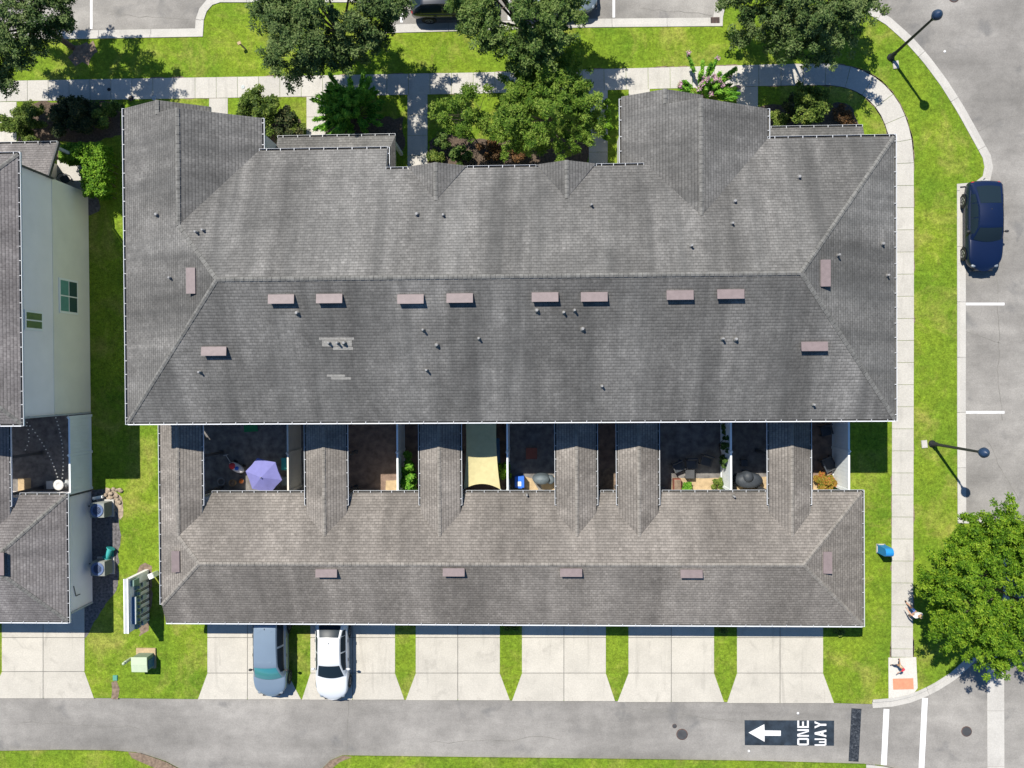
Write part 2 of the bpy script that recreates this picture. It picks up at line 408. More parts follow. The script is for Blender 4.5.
# kerbs: raised kerb plus gutter pan
KZ = [0]
def kerb(px, side=1):
    KZ[0] += .0017; dz = KZ[0]
    pts = GL(px); mb = MB()
    ribbon(mb, pts, .16, ZA-.05, .03+dz, 3.05, .02, 0, .05, offset=side*.08)
    struct(mb.build('kerb', 'kerb'))
    mb = MB(); ribbon(mb, pts, .36, ZA-.05, ZA+.012+dz, 3.05, .02, 0, .06, offset=side*.34)
    struct(mb.build('gutter_pan', 'kerb'))
kerb(edge_corner[:10], -1)
kerb(edge_corner[9:], -1)
kerb(edge_right, -1)
kerb([(956.8,184)]+edge_curve+edge_top[:7], -1)
kerb([(722.5,26.3),(590,27.5),(384,33.3)], -1)
kerb(edge_top[8:16], -1)
kerb(edge_top[15:], -1)
kerb([(866,764.5),(882,766),(900,770),(925,788),(938,830)], -1)
# sidewalk
sw = GL([(-320,100),(0,91.3),(150,88.7),(300,86.3),(480,83),(620,79.2),(770,75.2),(824,74.3),(838,75.2),(850,77.6),(862,82),(873,89),(883,99),(891,111),(897,125),(901,142),(902.8,162),(903,300),(902.6,480),(902,640),(902,657)])
mb = MB()
for k_ in range(150):
    q = sw[2+k_ % (len(sw)-3)].lerp(sw[3+k_ % (len(sw)-3)], random.random()); d_ = (sw[3+k_ % (len(sw)-3)]-sw[2+k_ % (len(sw)-3)]).normalized(); n_ = Vector((-d_.y, d_.x, 0))*random.choice((-1, 1))
    c_ = q+n_*.575; l_ = random.uniform(.2, .7); w_ = random.uniform(.03, .10)
    mb.poly([c_-d_*l_+Vector((0,0,.004)), c_+d_*l_+Vector((0,0,.004)), c_+d_*l_*.5+n_*w_+Vector((0,0,.004)), c_-d_*l_*.4+n_*w_*.8+Vector((0,0,.004))] if (d_.cross(n_)).z > 0 else [c_+d_*l_+Vector((0,0,.004)), c_-d_*l_+Vector((0,0,.004)), c_-d_*l_*.4+n_*w_*.8+Vector((0,0,.004)), c_+d_*l_*.5+n_*w_+Vector((0,0,.004))])
struct(mb.build('soil_edge', 'soil'))
mb = MB(); ribbon(mb, sw, 1.17, -.1, .02, 1.22, .022, 0, .045)
struct(mb.build('sidewalk', 'walk'))
mb = MB(); mb.prism([(p.x, p.y) for p in GL([(888.3,657.5),(916,657),(917.5,688),(913,694),(895,698.5),(888.5,699)])], -.1, .024, 0, 1.18)
struct(mb.build('kerb_ramp', 'walk'))
struct(flat('tactile_pad', GL([(892.5,678.5),(913,678),(913.5,689),(893,689.5)]), .03, 'brick_pad'))
def path(px_l, top, bot, wpx, n=None):
    mb = MB(); a, b = G(px_l+wpx/2, top), G(px_l+wpx/2, bot)
    ribbon(mb, [a, b], wpx/17.75, -.1, .016, 1.15, .02, 0, .05); struct(mb.build('walkway', 'walk'))
path(209, 98.2, 150, 19); path(306.5, 96.6, 150, 19); path(407.5, 94.4, 175, 20); path(589, 90.2, 172, 18.5); path(629, 89, 112, 20.5); path(737, 86.6, 110, 20.5); path(-2, 101.8, 165, 19)
# driveways
def drive(l0, r0, l1, r1, ytop, ybot, yj=673, jx=None):
    jx = (l0+r0)/2 if jx is None else jx
    struct_pts = []
    mb = MB(); jx1 = jx
    g_ = .35
    def q(pts): mb.prism([(p.x, p.y) for p in GL(pts)], -.12, .012, 0, 1+random.uniform(-.05, .04))
    ym = 637.5
    for xa, xb, ba, bb in ((l0, jx-g_, l1, jx1-g_), (jx+g_, r0, jx1+g_, r1)):
        q([(xa, ytop), (xb, ytop), (xb, ym-g_), (xa, ym-g_)])
        q([(xa, ym+g_), (xb, ym+g_), (xb, yj-g_), (xa, yj-g_)])
        q([(xa, yj+g_), (xb, yj+g_), (bb, ybot), (ba, ybot)])
    struct(mb.build('driveway', 'concrete'))
    mb = MB(); mb.prism([(p.x, p.y) for p in GL([(l0+1, ytop), (r0-1, ytop), (r0-1, yj), (r1-1.5, ybot-1), (l1+1.5, ybot-1), (l0+1, yj)])], -.1, .004)
    struct(mb.build('driveway_base', 'joint'))
for a in [(2,84.5,-10,94,608,698.3,671.5),(207.5,287.5,198,301,605,699.3),(310.5,395,302,404.3,605,699.6),(415.8,499.8,405.8,509.8,605,700.2),(522,605.8,512,615,605,701),(628.5,714,617.5,724,605,702),(737,823,727,834,605,703),(-100,-18,-110,-10,608,697.5)]:
    drive(*a)
# markings
def line(name, a, b, wpx, mat='paint', z=ZA+.006):
    pa, pb = G(*a, z), G(*b, z); d = (pb-pa).normalized(); n = Vector((-d.y, d.x, 0))*wpx/36.0
    mb = MB(); mb.poly([pa-n, pb-n, pb+n, pa+n]); return struct(mb.build(name, mat))
line('parking_line', (966,304), (1004.5,304), 2.6); line('parking_line', (966,412.3), (1004.5,412.3), 2.6)
for x, y1 in ((91.3,29),(401.5,22.5),(613.8,17.5),(509,20),(-17,31)): line('parking_line', (x,-6), (x,y1), 2.6)
line('crosswalk_line', (886.5,709), (883.8,765), 5.6); line('crosswalk_line', (925,698), (921.3,772), 5.6)
mb = MB(); ribbon(mb, [G(995.5,655,ZA), G(996,830,ZA)], .92, ZA-.05, ZA+.01, 3.1, .02, 0, .06); struct(mb.build('valley_gutter', 'kerb'))
line('tar_patch', (856.5,708.5), (853.5,761.5), 10, 'tar')
def crack(a, b, seed, w_=.022, z_=ZA+.004):
    rr = random.Random(seed); A, Bq = G(*a, ZA), G(*b, ZA); n = max(4, int((Bq-A).length/.35)); d = (Bq-A).normalized(); nn = Vector((-d.y, d.x, 0)); off = 0; P_ = []
    for i in range(n+1): off += rr.uniform(-.09, .09); P_.append(A.lerp(Bq, i/n)+nn*off)
    mb = MB()
    for p, q in zip(P_, P_[1:]):
        t = nn*w_*rr.uniform(.3, .7); mb.poly([(p.x-t.x, p.y-t.y, z_), (q.x-t.x, q.y-t.y, z_), (q.x+t.x, q.y+t.y, z_), (p.x+t.x, p.y+t.y, z_)])
    struct(mb.build('pavement_crack', 'joint'))
for i_, (a_, b_) in enumerate((((347,701),(346,756)),((20,722),(140,727)),((430,744),(560,741)),((1000,210),(998,420)),((965,330),(1002,338)),((940,150),(1020,120)),((985,440),(1018,500)),((640,708),(735,712)),((110,14),(190,18)),((640,8),(712,12)))): crack(a_, b_, i_)
# one-way marking
z = ZA+.005
ow = thing('one_way_marking', 'black painted panel on the alley with a white left arrow and the words ONE WAY', 'road marking', G(790,733,z))
mb = MB(); mb.prism([(p.x, p.y) for p in GL([(744.5,720.2),(834.2,720.6),(834,745.8),(744.8,745.2)], z)], ZA+.001, z); mb.build('panel', 'sign_black', ow)
z2 = z+.004
mb = MB(); mb.prism([(p.x, p.y) for p in GL([(748.5,732.6),(764.3,724.2),(764.6,730.4),(780.8,730.6),(780.8,735.8),(764.6,735.7),(764.6,741.8)], z)], z, z2); mb.build('arrow', 'paint', ow)
LET = {  # block letters on a 6x8 grid (x right, y up) as boxes / slants
 'O': [(0,.9,1.4,7.1),(4.6,.9,6,7.1),(.5,0,5.5,1.3),(.5,6.7,5.5,8)],
 'N': [(0,0,1.3,8),(4.7,0,6,8),('s',1,8,2.1,8,5,0,3.9,0)],
 'E': [(0,0,1.4,8),(1.4,0,6,1.3),(1.4,3.4,5.2,4.7),(1.4,6.7,6,8)],
 'W': [(0,.6,1.2,8),(4.8,.6,6,8),(2.4,.8,3.6,5.0),(.5,0,5.5,1.1)],
 'A': [('s',0,0,1.6,0,3.8,8,2.2,8),('s',4.4,0,6,0,3.8,8,2.2,8),(1.6,2,4.4,3.5)],
 'Y': [('s',0,8,1.7,8,3.6,3.6,2.4,3.6),('s',4.3,8,6,8,3.6,3.6,2.4,3.6),(2.2,0,3.8,4)]}
def word(txt, x0, x1, y0, y1):   # text runs upward in the picture: baseline on the right (x1), first letter at the bottom
    n = len(txt); cw = (y0-y1)/n
    mb = MB()
    for i, ch in enumerate(txt):
        yb = y0-i*cw
        def T(u, v): return G(x1-(v/8)*(x1-x0), yb-(u/6)*cw*.84-cw*.08, z)
        for kk, sh in enumerate(LET[ch]):
            if sh[0] == 's': pts = [T(sh[1],sh[2]),T(sh[3],sh[4]),T(sh[5],sh[6]),T(sh[7],sh[8])]
            else: a, b, c, d = sh; pts = [T(a,b),T(c,b),T(c,d),T(a,d)]
            mb.prism([(p.x, p.y) for p in pts], z, z2+.0004*kk)
    mb.build('lettering', 'paint', ow)
word('ONE', 797.3, 808.8, 746, 719.8); word('WAY', 814.6, 826.3, 746.4, 720.4)
for x, y in ((798,713.2),(944.7,51.5),(749,751)):
    tag(MB().lathe([(.07,0),(.07,.012),(.04,.02)], G(x, y, ZA+.002), 10).build('survey_dot', 'paint'), {798:'white painted dot on the alley above the word ONE',944.7:'white painted dot on the street beside the curved kerb',749:'small white dot on the alley below the arrow panel'}[x], 'painted mark')
def disc(name, x, y, r, mat, label, cat, z=0.0, grp=None):
    mb = MB(); mb.lathe([(r,0),(r,.012),(r*.92,.018)], G(x, y, z+.001), 22)
    mb.lathe([(r*.86,.0185),(r*.80,.022)], G(x, y, z+.001), 22, 1)
    for k in range(-3, 4):
        l = r*.7*math.sqrt(max(0, 1-(k/4)**2)); p = G(x, y, z); mb.box((p.x, p.y+k*r*.18, z+.024), (2*l, r*.05, .008), 0, 1)
    return tag(mb.build(name, [mat, 'trim_dark'] if mat == 'rust' else [mat, mat]), label, cat, grp)
disc('manhole_cover', 682, 734.3, .32, 'rust', 'round rusty manhole cover in the alley left of the arrow panel', 'manhole cover', ZA)
disc('manhole_cover', 966.5, 731.4, .29, 'rust', 'round rusty manhole cover between the crosswalk and the pale concrete strip', 'manhole cover', ZA)
disc('valve_cover', 674.5, 726, .13, 'rust', 'small dark valve cover in the alley beside the manhole', 'utility cover', ZA)
disc('manhole_cover', 954, -3, .3, 'rust', 'manhole cover in the street at the top edge', 'manhole cover', ZA)
for x, y, r, m, l in ((243,87,.11,'meter_grey','grey round utility lid in the sidewalk near the dark shrub'),(154,98.2,.12,'meter_grey','grey utility lid at the sidewalk edge above the gable peak'),(131,98.4,.15,'black','black utility lid at the sidewalk edge beside the corner gable'),(109,89.5,.10,'black','small black lid in the tree shaded part of the sidewalk')):
    disc('utility_cover', x, y, r, m, l, 'utility cover', .02)
for x, y, l in ((961,518,'rusty storm drain grate at the kerb above the bright green street tree'),(715,20.5,'rusty storm drain grate in the top kerb gutter')):
    mb = MB(); p = G(x, y, ZA+.02); d = (.4,.5) if x > 900 else (.48,.36)
    mb.box(p, (d[0], d[1], .03), 0, 0)
    for k in range(6): mb.box((p.x-d[0]/2+d[0]*(k+.5)/6, p.y, p.z+.018), (d[0]/14, d[1]*.86, .012), 0, 1)
    tag(mb.build('storm_drain', ['rust', 'black']), l, 'drain grate')
# beds and courtyard floors
def jag(P, amp=.09, step=.28):
    out = []; rr = random.Random(len(P)*31+int(abs(P[0].x)*10))
    for i in range(len(P)):
        a, b = P[i], P[(i+1)%len(P)]; n = max(1, int((b-a).length/step))
        for k in range(n): q = a.lerp(b, k/n); out.append(Vector((q.x+rr.uniform(-amp, amp), q.y+rr.uniform(-amp, amp), q.z)))
    return out
def bed(name, px, mat, z=.005, amp=.09): return struct(flat(name, jag(GL(px), amp) if amp else GL(px), z, mat))
bed('mulch_bed', [(429,142),(440,132),(470,138),(500,142),(530,140),(575,138),(588,146),(588,170),(429,170)], 'mulch')
bed('mulch_bed', [(268,128),(288,117),(300,118),(305,150),(262,150)], 'mulch')
bed('mulch_bed', [(757,108),(795,100),(850,104),(860,126),(860,140),(757,140)], 'mulch')
bed('mulch_bed', [(18,135),(25,102),(95,100),(120,105),(122,135),(95,142),(60,140),(60,160),(18,160)], 'mulch')
bed('mulch_bed', [(322,118),(404,118),(404,150),(322,150)], 'mulch')
bed('soil_patch', [(66,60),(72,46),(84,42),(96,43),(100,50),(92,60),(78,66)], 'soil', .005, .2)
bed('gravel_bed', [(88,488),(104,490),(118,505),(121,530),(120,545),(119,562),(116,590),(100,612),(84,640),(84,600),(88,560)], 'gravel')
bed('rock_bed', [(104,487),(112,488),(121,497),(124,510),(121,520),(117,512),(108,503)], 'rock', .009)
bed('soil_ring', [(137,574),(141,566),(146,562),(151,565),(153,580),(152,600),(148,632),(140,636),(136,600)], 'soil')
bed('gravel_bed', [(86,184),(94,188),(100,200),(98,212),(88,215)], 'gravel')
CY = [(160,345,'dark_paver'),(345.5,440,'brown_paver'),(440.5,509,'brown_paver'),(509.5,576,'dark_paver'),(576.5,638,'brown_paver'),(638.5,722,'dark_paver'),(722.5,789,'dark_paver'),(789.5,833,'brown_paver')]
for a, b, m in CY: bed('courtyard_floor', [(a,405),(b,405),(b,494),(a,494)], m, .006, 0)
for px in ([(386,481),(400,479),(400,494),(386,494)],[(520,476),(532,478),(540,494),(522,494)],[(537,477),(556,476),(556,494),(545,494)],[(672,478),(724,478),(722,494),(672,494)],[(734,477),(767,477),(767,494),(738,494)],[(599,470),(616,466),(616,494),(601,494)],[(812,476),(832,474),(832,494),(812,494)]):
    bed('paving_strip', px, 'soil' if px[0][0] in (599,) else 'tan_paver', .010, .03)
bed('courtyard_floor', [(5,405),(90,405),(90,494),(5,494)], 'dark_paver', .006, 0)

# ------------------------------------------------------------------ buildings
def slope(mb, pts, mat=0, th=.13, lift=0):
    P = [Vector(p) for p in pts]
    n = Vector((0,0,0))
    for i in range(len(P)):
        a, b = P[i], P[(i+1)%len(P)]; n += a.cross(b)
    n.normalize()
    if n.z < 0: P.reverse(); n = -n
    P = [p+Vector((0,0,lift)) for p in P]
    a = Vector((0,0,1)).cross(n).normalized(); v = n.cross(a)
    mb.poly(P, mat, [(p.dot(a), p.dot(v)) for p in P])
    Q = [p-Vector((0,0,th)) for p in P]
    mb.poly(list(reversed(Q)), 1)
    for i in range(len(P)):
        j = (i+1) % len(P); mb.poly([P[i], Q[i], Q[j], P[j]], 1)
def cap(par, A, B, w=.10, d1=None, d2=None, mat='cap_main'):
    mb = MB()
    A, B = Vector(A), Vector(B); t = (B-A).normalized(); s = t.cross(Vector((0,0,1))).normalized()
    L = (B-A).length; n = max(1, int(L/.21))
    for i in range(n):
        p, q = A+t*(L*i/n), A+t*(L*(i+1)/n-.012); up = Vector((0,0,.035+.012*(i % 2)))
        dl = Vector((0,0,-w*(d1 or .42))); dr = Vector((0,0,-w*(d2 or .42)))
        tt = 1+random.uniform(-.2, .2)
        mb.mesh([p+up, q+up, q+up-s*w+dl, p+up-s*w+dl, p+up+s*w+dr, q+up+s*w+dr], [(0,1,2,3),(1,0,4,5)], 0, tt)
    mb.build('ridge_cap', mat, par)
def gutter(A, B, out, par, w=.12, step=.72, lip=None):
    lip = lip or (.045 if out[1] < 0 else .008 if out[1] > 0 else .02)
    A, B, o = Vector(A), Vector(B), Vector(out); t = (B-A).normalized(); L = (B-A).length; mb = MB()
    rz = math.atan2(t.y, t.x); c = (A+B)/2
    mb.box(c+o*(w*.5)+Vector((0,0,-.10)), (L, w, .015), rz, 1)
    mb.box(c+o*(w-lip*.5)+Vector((0,0,-.055)), (L, lip, .115), rz, 0)
    mb.box(c+o*.008+Vector((0,0,-.075)), (L, .014, .12), rz, 1)
    n = int(L/step)
    for i in range(n+1):
        p = A+t*(L*(i+.5)/(n+1)+random.uniform(-.05,.05)); mb.box(p+o*(w*.5)+Vector((0,0,.004)), (.032, w*1.02, .012), rz, 2)
    for e, sg in ((A, 1), (B, -1)): mb.box(e+o*(w*.5)+t*(sg*.01)+Vector((0,0,-.05)), (.012, w-.01, .1), rz, 0)
    return mb.build('gutter', ['gutter', 'debris', 'strap'], par)
def downspout(x, y, z0, z1, par, mat='trim_dark', w=.09):
    mb = MB(); mb.box((x, y, (z0+z1)/2), (w, w, z1-z0)); 
    for k in (.15,.5,.85): mb.box((x, y, z0+(z1-z0)*k), (w*1.25, w*1.25, .03))
    return mb.build('downspout', mat, par)
def wall(name, rect, z0, z1, mat, par):
    x0, x1, y0, y1 = rect; mb = MB(); mb.box(((x0+x1)/2, (y0+y1)/2, (z0+z1)/2), (x1-x0, y1-y0, z1-z0)); return mb.build(name, mat, par)
def box_vent(p, n, along, par, L=1.16, W=.36):
    """low metal vent lying on a roof slope; n slope normal, along = long axis"""
    n = Vector(n).normalized(); a = Vector(along).normalized(); v = n.cross(a).normalized()
    if v.z < 0: v = -v
    r = Matrix((a, v, n)).transposed(); mb = MB(); c = Vector(p)
    lo = [(-L/2,-W/2,0),(L/2,-W/2,0),(L/2,W/2,0),(-L/2,W/2,0)]
    V = [c+r@Vector(q) for q in lo]+[c+r@Vector(q) for q in ((-L/2,-W/2,.23),(L/2,-W/2,.23),(L/2,W/2-.02,.02),(-L/2,W/2-.02,.02))]
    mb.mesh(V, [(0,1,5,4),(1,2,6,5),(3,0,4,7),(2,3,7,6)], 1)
    V2 = [c+r@Vector(q) for q in ((-L/2-.02,-W/2-.01,.232),(L/2+.02,-W/2-.01,.232),(L/2+.02,W/2,.03),(-L/2-.02,W/2,.03),(-L/2-.02,-W/2-.01,.25),(L/2+.02,-W/2-.01,.25),(L/2+.02,W/2,.048),(-L/2-.02,W/2,.048))]
    mb.mesh(V2, [(4,5,6,7),(0,1,5,4),(1,2,6,5),(2,3,7,6),(3,0,4,7)], 0)
    for k in (-.17, .17):
        V3 = [c+r@Vector(q) for q in ((-L/2,k*W-.012,.125-k*.14),(L/2,k*W-.012,.125-k*.14),(L/2,k*W+.012,.128-k*.14),(-L/2,k*W+.012,.128-k*.14))]
    return mb.build('roof_vent', ['vent', 'vent_side'], par)
def pipe(p, par, r=.05, h=.26):
    mb = MB(); p = Vector(p); mb.lathe([(r*2.1,-.06),(r*1.9,.03),(r*1.25,.09)], p, 12, 1); mb.lathe([(r,.0),(r,h),(r*.7,h)], p, 12, 0); mb.lathe([(r*.68,h-.01),(.0,h-.01)], p, 12, 2)
    return mb.build('vent_pipe', ['pvc', 'cap_main', 'black'], par)
def gable_wall(name, x0, x1, y, zb, xr, zr, par, mat, th=.18):
    V = [(x0,y,zb),(x1,y,zb),(xr,y,zr)]; mb = MB(); mb.mesh(V+[(a,b-th,c) for a, b, c in V], [(2,1,0),(3,4,5),(0,1,4,3),(1,2,5,4),(2,0,3,5)]); return mb.build(name, mat, par)

B = thing('townhouse_block', 'long grey shingled townhouse row with rear garages and courtyards, whole in view', 'building', (-1.8, 0, 0))
Wm, Em, Sm, Nr, ZE, ZR, YR = -20.42, 16.78, -2.15, 11.26, 6.3, 9.14, 4.5
kS = (ZR-ZE)/(YR-Sm); kN = (ZR-ZE)/(Nr-YR)
zS = lambda y: ZE+kS*(y-Sm)
zN = lambda y: ZR-kN*(y-YR)
rL, rR = (-14.74, YR, ZR), (11.5, YR, ZR)
LX0, LX1, LXR = Wm, -13.58, -17.0; LZ = ZE+.5*(LXR-LX0)
RX0, RX1, RXR = 3.91, 10.84, 7.375; RS = .48; RZ = ZE+RS*(RXR-RX0)
LY = YR+(ZR-LZ)/kN; RY = YR+(ZR-RZ)/kN
YM, YL = 9.95, 11.07; ZM, ZL = zN(9.95), zN(11.07)
GY, GY2 = 12.70, 13.30
mb = MB()
slope(mb, [(Wm,Sm,ZE),(Em,Sm,ZE),rR,rL])                                             # south
slope(mb, [(Em,Sm,ZE),(Em,Nr,ZE),rR])                                                # east hip
vL = (LX1-(ZL-ZE)/.5, YL, ZL); vM = (RX0+(ZM-ZE)/RS, YM, ZM)
slope(mb, [rR,(Em,Nr,ZE),(RX1,Nr,ZE),(RXR,RY,RZ),vM,(-7.4,YM,ZM),(-7.4,YL,ZL),vL,(LXR,LY,LZ),rL])   # north
slope(mb, [(Wm,Sm,ZE),rL,(LXR,LY,LZ),(LXR,GY,LZ),(-18.27,GY,ZE+.5*2.15),(-18.27,GY2,ZE+.5*2.15),(Wm,GY2,ZE)])  # west hip + wing
slope(mb, [(LXR,LY,LZ),(LXR,GY,LZ),(LX1,GY,ZE),(LX1,YL-.0,ZE),vL])
slope(mb, [(-18.27,GY2,ZE+1.075),(-18.27,GY-.4,ZE+1.075),(-16.12,GY-.4,ZE),(-16.12,GY2,ZE)])
slope(mb, [(RXR,RY,RZ),(RXR,GY,RZ),(5.85,GY,ZE+RS*(5.85-RX0)),(5.85,GY2+.1,ZE+RS*(5.85-RX0)),(RX0,GY2+.1,ZE),(RX0,YM-.3,ZE),vM])
slope(mb, [(5.85,GY2+.1,ZE+RS*1.94),(5.85,GY-.4,ZE+RS*1.94),(7.79,GY-.4,ZE),(7.79,GY2+.1,ZE)])
slope(mb, [(RXR,RY,RZ),(RX1,Nr,ZE),(RX1,GY,ZE),(RXR,GY,RZ)])
for xc in (-4.92, 1.22):                                                              # little gables on the north slope
    hw = 1.4; zr = ZM+.5*hw; yr = YR+(ZR-zr)/kN
    slope(mb, [(xc-hw,YM+.12,ZM),(xc,YM+.12,zr),(xc,yr,zr)], lift=.012); slope(mb, [(xc,YM+.12,zr),(xc+hw,YM+.12,ZM),(xc,yr,zr)], lift=.012)
roof = mb.build('main_roof', ['shingle_main', 'trim_grey'], B)
for a, b in ((rL,rR),((Wm,Sm,ZE),rL),((Em,Sm,ZE),rR),((Em,Nr,ZE),rR),((LXR,LY,LZ),rL),((LXR,GY,LZ),(LXR,LY,LZ)),((RXR,GY,RZ),(RXR,RY,RZ)),((-18.27,GY2,ZE+1.075),(-18.27,GY-.1,ZE+1.075)),((5.85,GY2+.1,ZE+RS*1.94),(5.85,GY,ZE+RS*1.94))): cap(roof, a, b)
for xc in (-4.92, 1.22): cap(roof, (xc,YM+.12,ZM+.7), (xc,YR+(ZR-ZM-.7)/kN,ZM+.7), .10)
# walls
wl = 'stucco_white'
wall('main_wall', (-20.05,16.4,-1.85,9.6), 0, 6.2, wl, B)
wall('wing_wall', (-20.05,-13.95,9.6,12.35), 0, 6.2, wl, B); wall('wing_wall', (4.28,10.47,9.6,12.35), 0, 6.2, wl, B)
wall('wing_wall', (-20.05,-16.5,12.35,12.95), 0, 6.2, wl, B); wall('wing_wall', (4.28,7.4,12.35,13.05), 0, 6.2, wl, B)
wall('bay_wall', (-13.95,-7.8,9.6,10.7), 0, 6.2, wl, B); wall('bay_wall', (10.47,16.4,9.6,10.9), 0, 6.2, wl, B)
gable_wall('gable_wall', -20.05, -13.95, 12.35, 6.2, LXR, LZ-.2, B, wl); gable_wall('gable_wall', 4.28, 10.47, 12.35, 6.2, RXR, RZ-.2, B, wl)
for x in (-17.9,-15.2,-11.6,-9.5,-6.0,-2.6,.2,2.8,6.0,8.9,12.3,14.9):
    yw = 12.36 if (x < -14 or 4 < x < 10.5) else 10.72 if x < -7.8 else 10.92 if x > 10.5 else 9.62
    if x < -16.5: yw = 12.97
    if 4 < x < 7.4: yw = 13.07
    f = MB().box((x, yw, 4.6), (1.3,.08,1.4)).build('window', 'white', B); MB().box((x, yw+.03, 4.6), (1.14,.05,1.24)).build('pane', 'pane', f)
for x in (-18.4,-14.2,-9.0,-5.6,-.6,3.2,8.7,14.9):
    f = MB().box((x, -1.86, 4.5), (1.2,.08,1.3)).build('window', 'white', B); MB().box((x, -1.89, 4.5), (1.04,.05,1.14)).build('pane', 'pane', f)
# gutters
gutter((Wm,Sm,ZE),(Em,Sm,ZE),(0,-1,0),B); gutter((Em,Sm-.1,ZE),(Em,Nr+.1,ZE),(1,0,0),B); gutter((RX1,Nr,ZE),(Em+.1,Nr,ZE),(0,1,0),B)
gutter((Wm,Sm-.1,ZE),(Wm,GY2,ZE),(-1,0,0),B); gutter((LX1,YL+.1,ZE),(LX1,GY,ZE),(1,0,0),B); gutter((-13.7,YL,ZL),(-7.4,YL,ZL),(0,1,0),B)
gutter((-7.4,YM,ZL),(-7.4,YL+.1,ZL),(1,0,0),B,.10); gutter((-7.4,YM,ZM),(-6.35,YM,ZM),(0,1,0),B); gutter((-3.5,YM,ZM),(-.2,YM,ZM),(0,1,0),B); gutter((2.65,YM,ZM),(4.9,YM,ZM),(0,1,0),B)
gutter((RX0,YM-.2,ZE),(RX0,GY2,ZE),(-1,0,0),B); gutter((RX1,Nr,ZE),(RX1,GY,ZE),(1,0,0),B)
# porch roofs on the north side
def porch(x0, x1, y0, y1, z0, z1, ends=(0, 0)):
    mb = MB(); slope(mb, [(x0,y0,z0),(x1-ends[1],y0,z0),(x1,y1,z1),(x0,y1,z1)], 0, .1)
    if ends[1]: slope(mb, [(x1,y1,z1),(x1-ends[1],y0,z0),(x1-ends[1],y0-3.0,z0),(x1,y0-3.0,z1)], 0, .1)
    o = mb.build('porch_roof', ['shingle_main', 'trim_grey'], B); gutter((x0,y1,z1),(x1,y1,z1),(0,1,0),B)
    for x in (x0+.2, (x0+x1)/2, x1-.2): MB().box((x, y1-.15, z1/2-.06), (.16,.16,z1-.12)).build('porch_post', 'trim_grey', B)
porch(-13.9,-7.62,10.6,12.72,3.75,3.0,(0,.75)); porch(10.9,16.62,10.9,12.75,3.7,3.0); porch(-6.9,3.9,9.6,10.75,3.4,2.95)
# garage block
Wg, Eg, Sg, Ng, ZG, ZGr, YG, s5 = -20.33, 16.65, -13.1, -6.15, 2.7, 4.15, -9.625, .4167
ZC, ZCr = 3.13, 3.6
yv, yr = Ng-(ZC-ZG)/s5, Ng-(ZCr-ZG)/s5
CON = [(-12.5,-10.35),(-6.42,-4.32),(.74,2.8),(3.94,6.02),(11.73,13.83)]
Lr, Rr = (-17.88,YG,ZGr), (13.17,YG,ZGr)
mb = MB()
slope(mb, [(Wg,Sg,ZG),(Eg,Sg,ZG),Rr,Lr,(Wg,-12.07,ZC)]); slope(mb, [(Eg,Sg,ZG),(Eg,Ng,ZG),Rr])
slope(mb, [(Wg,-1.9,ZC),(-19.2,-1.9,ZCr),(-19.2,yr,ZCr),Lr,(Wg,-12.07,ZC)])
npl = [Rr,(Eg,Ng,ZG)]
for a, b in reversed(CON): npl += [(b+.26,Ng,ZG),(b,yv,ZC),((a+b)/2,yr,ZCr),(a,yv,ZC),(a,Ng,ZG)]
npl += [(-17.75,Ng,ZG),(-18.1,yv,ZC),(-19.2,yr,ZCr),Lr]
slope(mb, npl)
groof = mb.build('garage_roof', ['shingle_garage', 'trim_grey'], B)
for a, b in ((Lr,Rr),((Eg,Sg,ZG),Rr),((Eg,Ng,ZG),Rr),((Wg,-12.07,ZC),Lr),((-19.2,yr,ZCr),Lr)): cap(groof, a, b, mat='cap_garage')
for a, b in [(-19.2-1.1,-18.1)]+CON:
    c = (a+b)/2; mb = MB()
    if a > -19: slope(mb, [(a,-1.88,ZC),(a,yv,ZC),(c,yr,ZCr),(c,-1.88,ZCr)])
    else: c = -19.2
    slope(mb, [(b,-1.88,ZC),(c,-1.88,ZCr),(c,yr,ZCr),(b,yv,ZC)])
    o = mb.build('breezeway_roof', ['shingle_garage', 'trim_grey'], B); cap(o, (c,-1.88,ZCr), (c,yr,ZCr), .09, mat='cap_garage')
    for xx in (a+.18, b-.18):
        for yy in (-2.1, -4.2, -6.2): MB().box((xx, yy, 1.46), (.14, .14, 2.9)).box((xx, yy, .08), (.2, .2, .14)).build('breezeway_post', 'trim_dark', B)
        MB().box((xx, -4.1, 2.95), (.12, 4.4, .16)).build('breezeway_beam', 'trim_grey', B)
    if a > -19: gutter((a,-1.9,ZC),(a,-6.75,ZC),(-1,0,0),B,.10,.8)
    gutter((b,-1.9,ZC),(b,-6.75,ZC),(1,0,0),B,.10,.8)
gutter((Wg,-1.9,ZC),(Wg,-12.05,ZC),(-1,0,0),B); gutter((Wg,Sg,ZG),(Eg,Sg,ZG),(0,-1,0),B); gutter((Eg,Sg-.1,ZG),(Eg,Ng+.1,ZG),(1,0,0),B)
xs = [-17.75]+[x for a, b in CON for x in (a-.05, b+.26)]+[Eg+.1]
for x0, x1 in zip(xs[::2], xs[1::2]): gutter((x0,Ng,ZG),(x1,Ng,ZG),(0,1,0),B)
wall('garage_wall', (-20.0,16.3,-12.75,-6.4), 0, 2.62, wl, B)
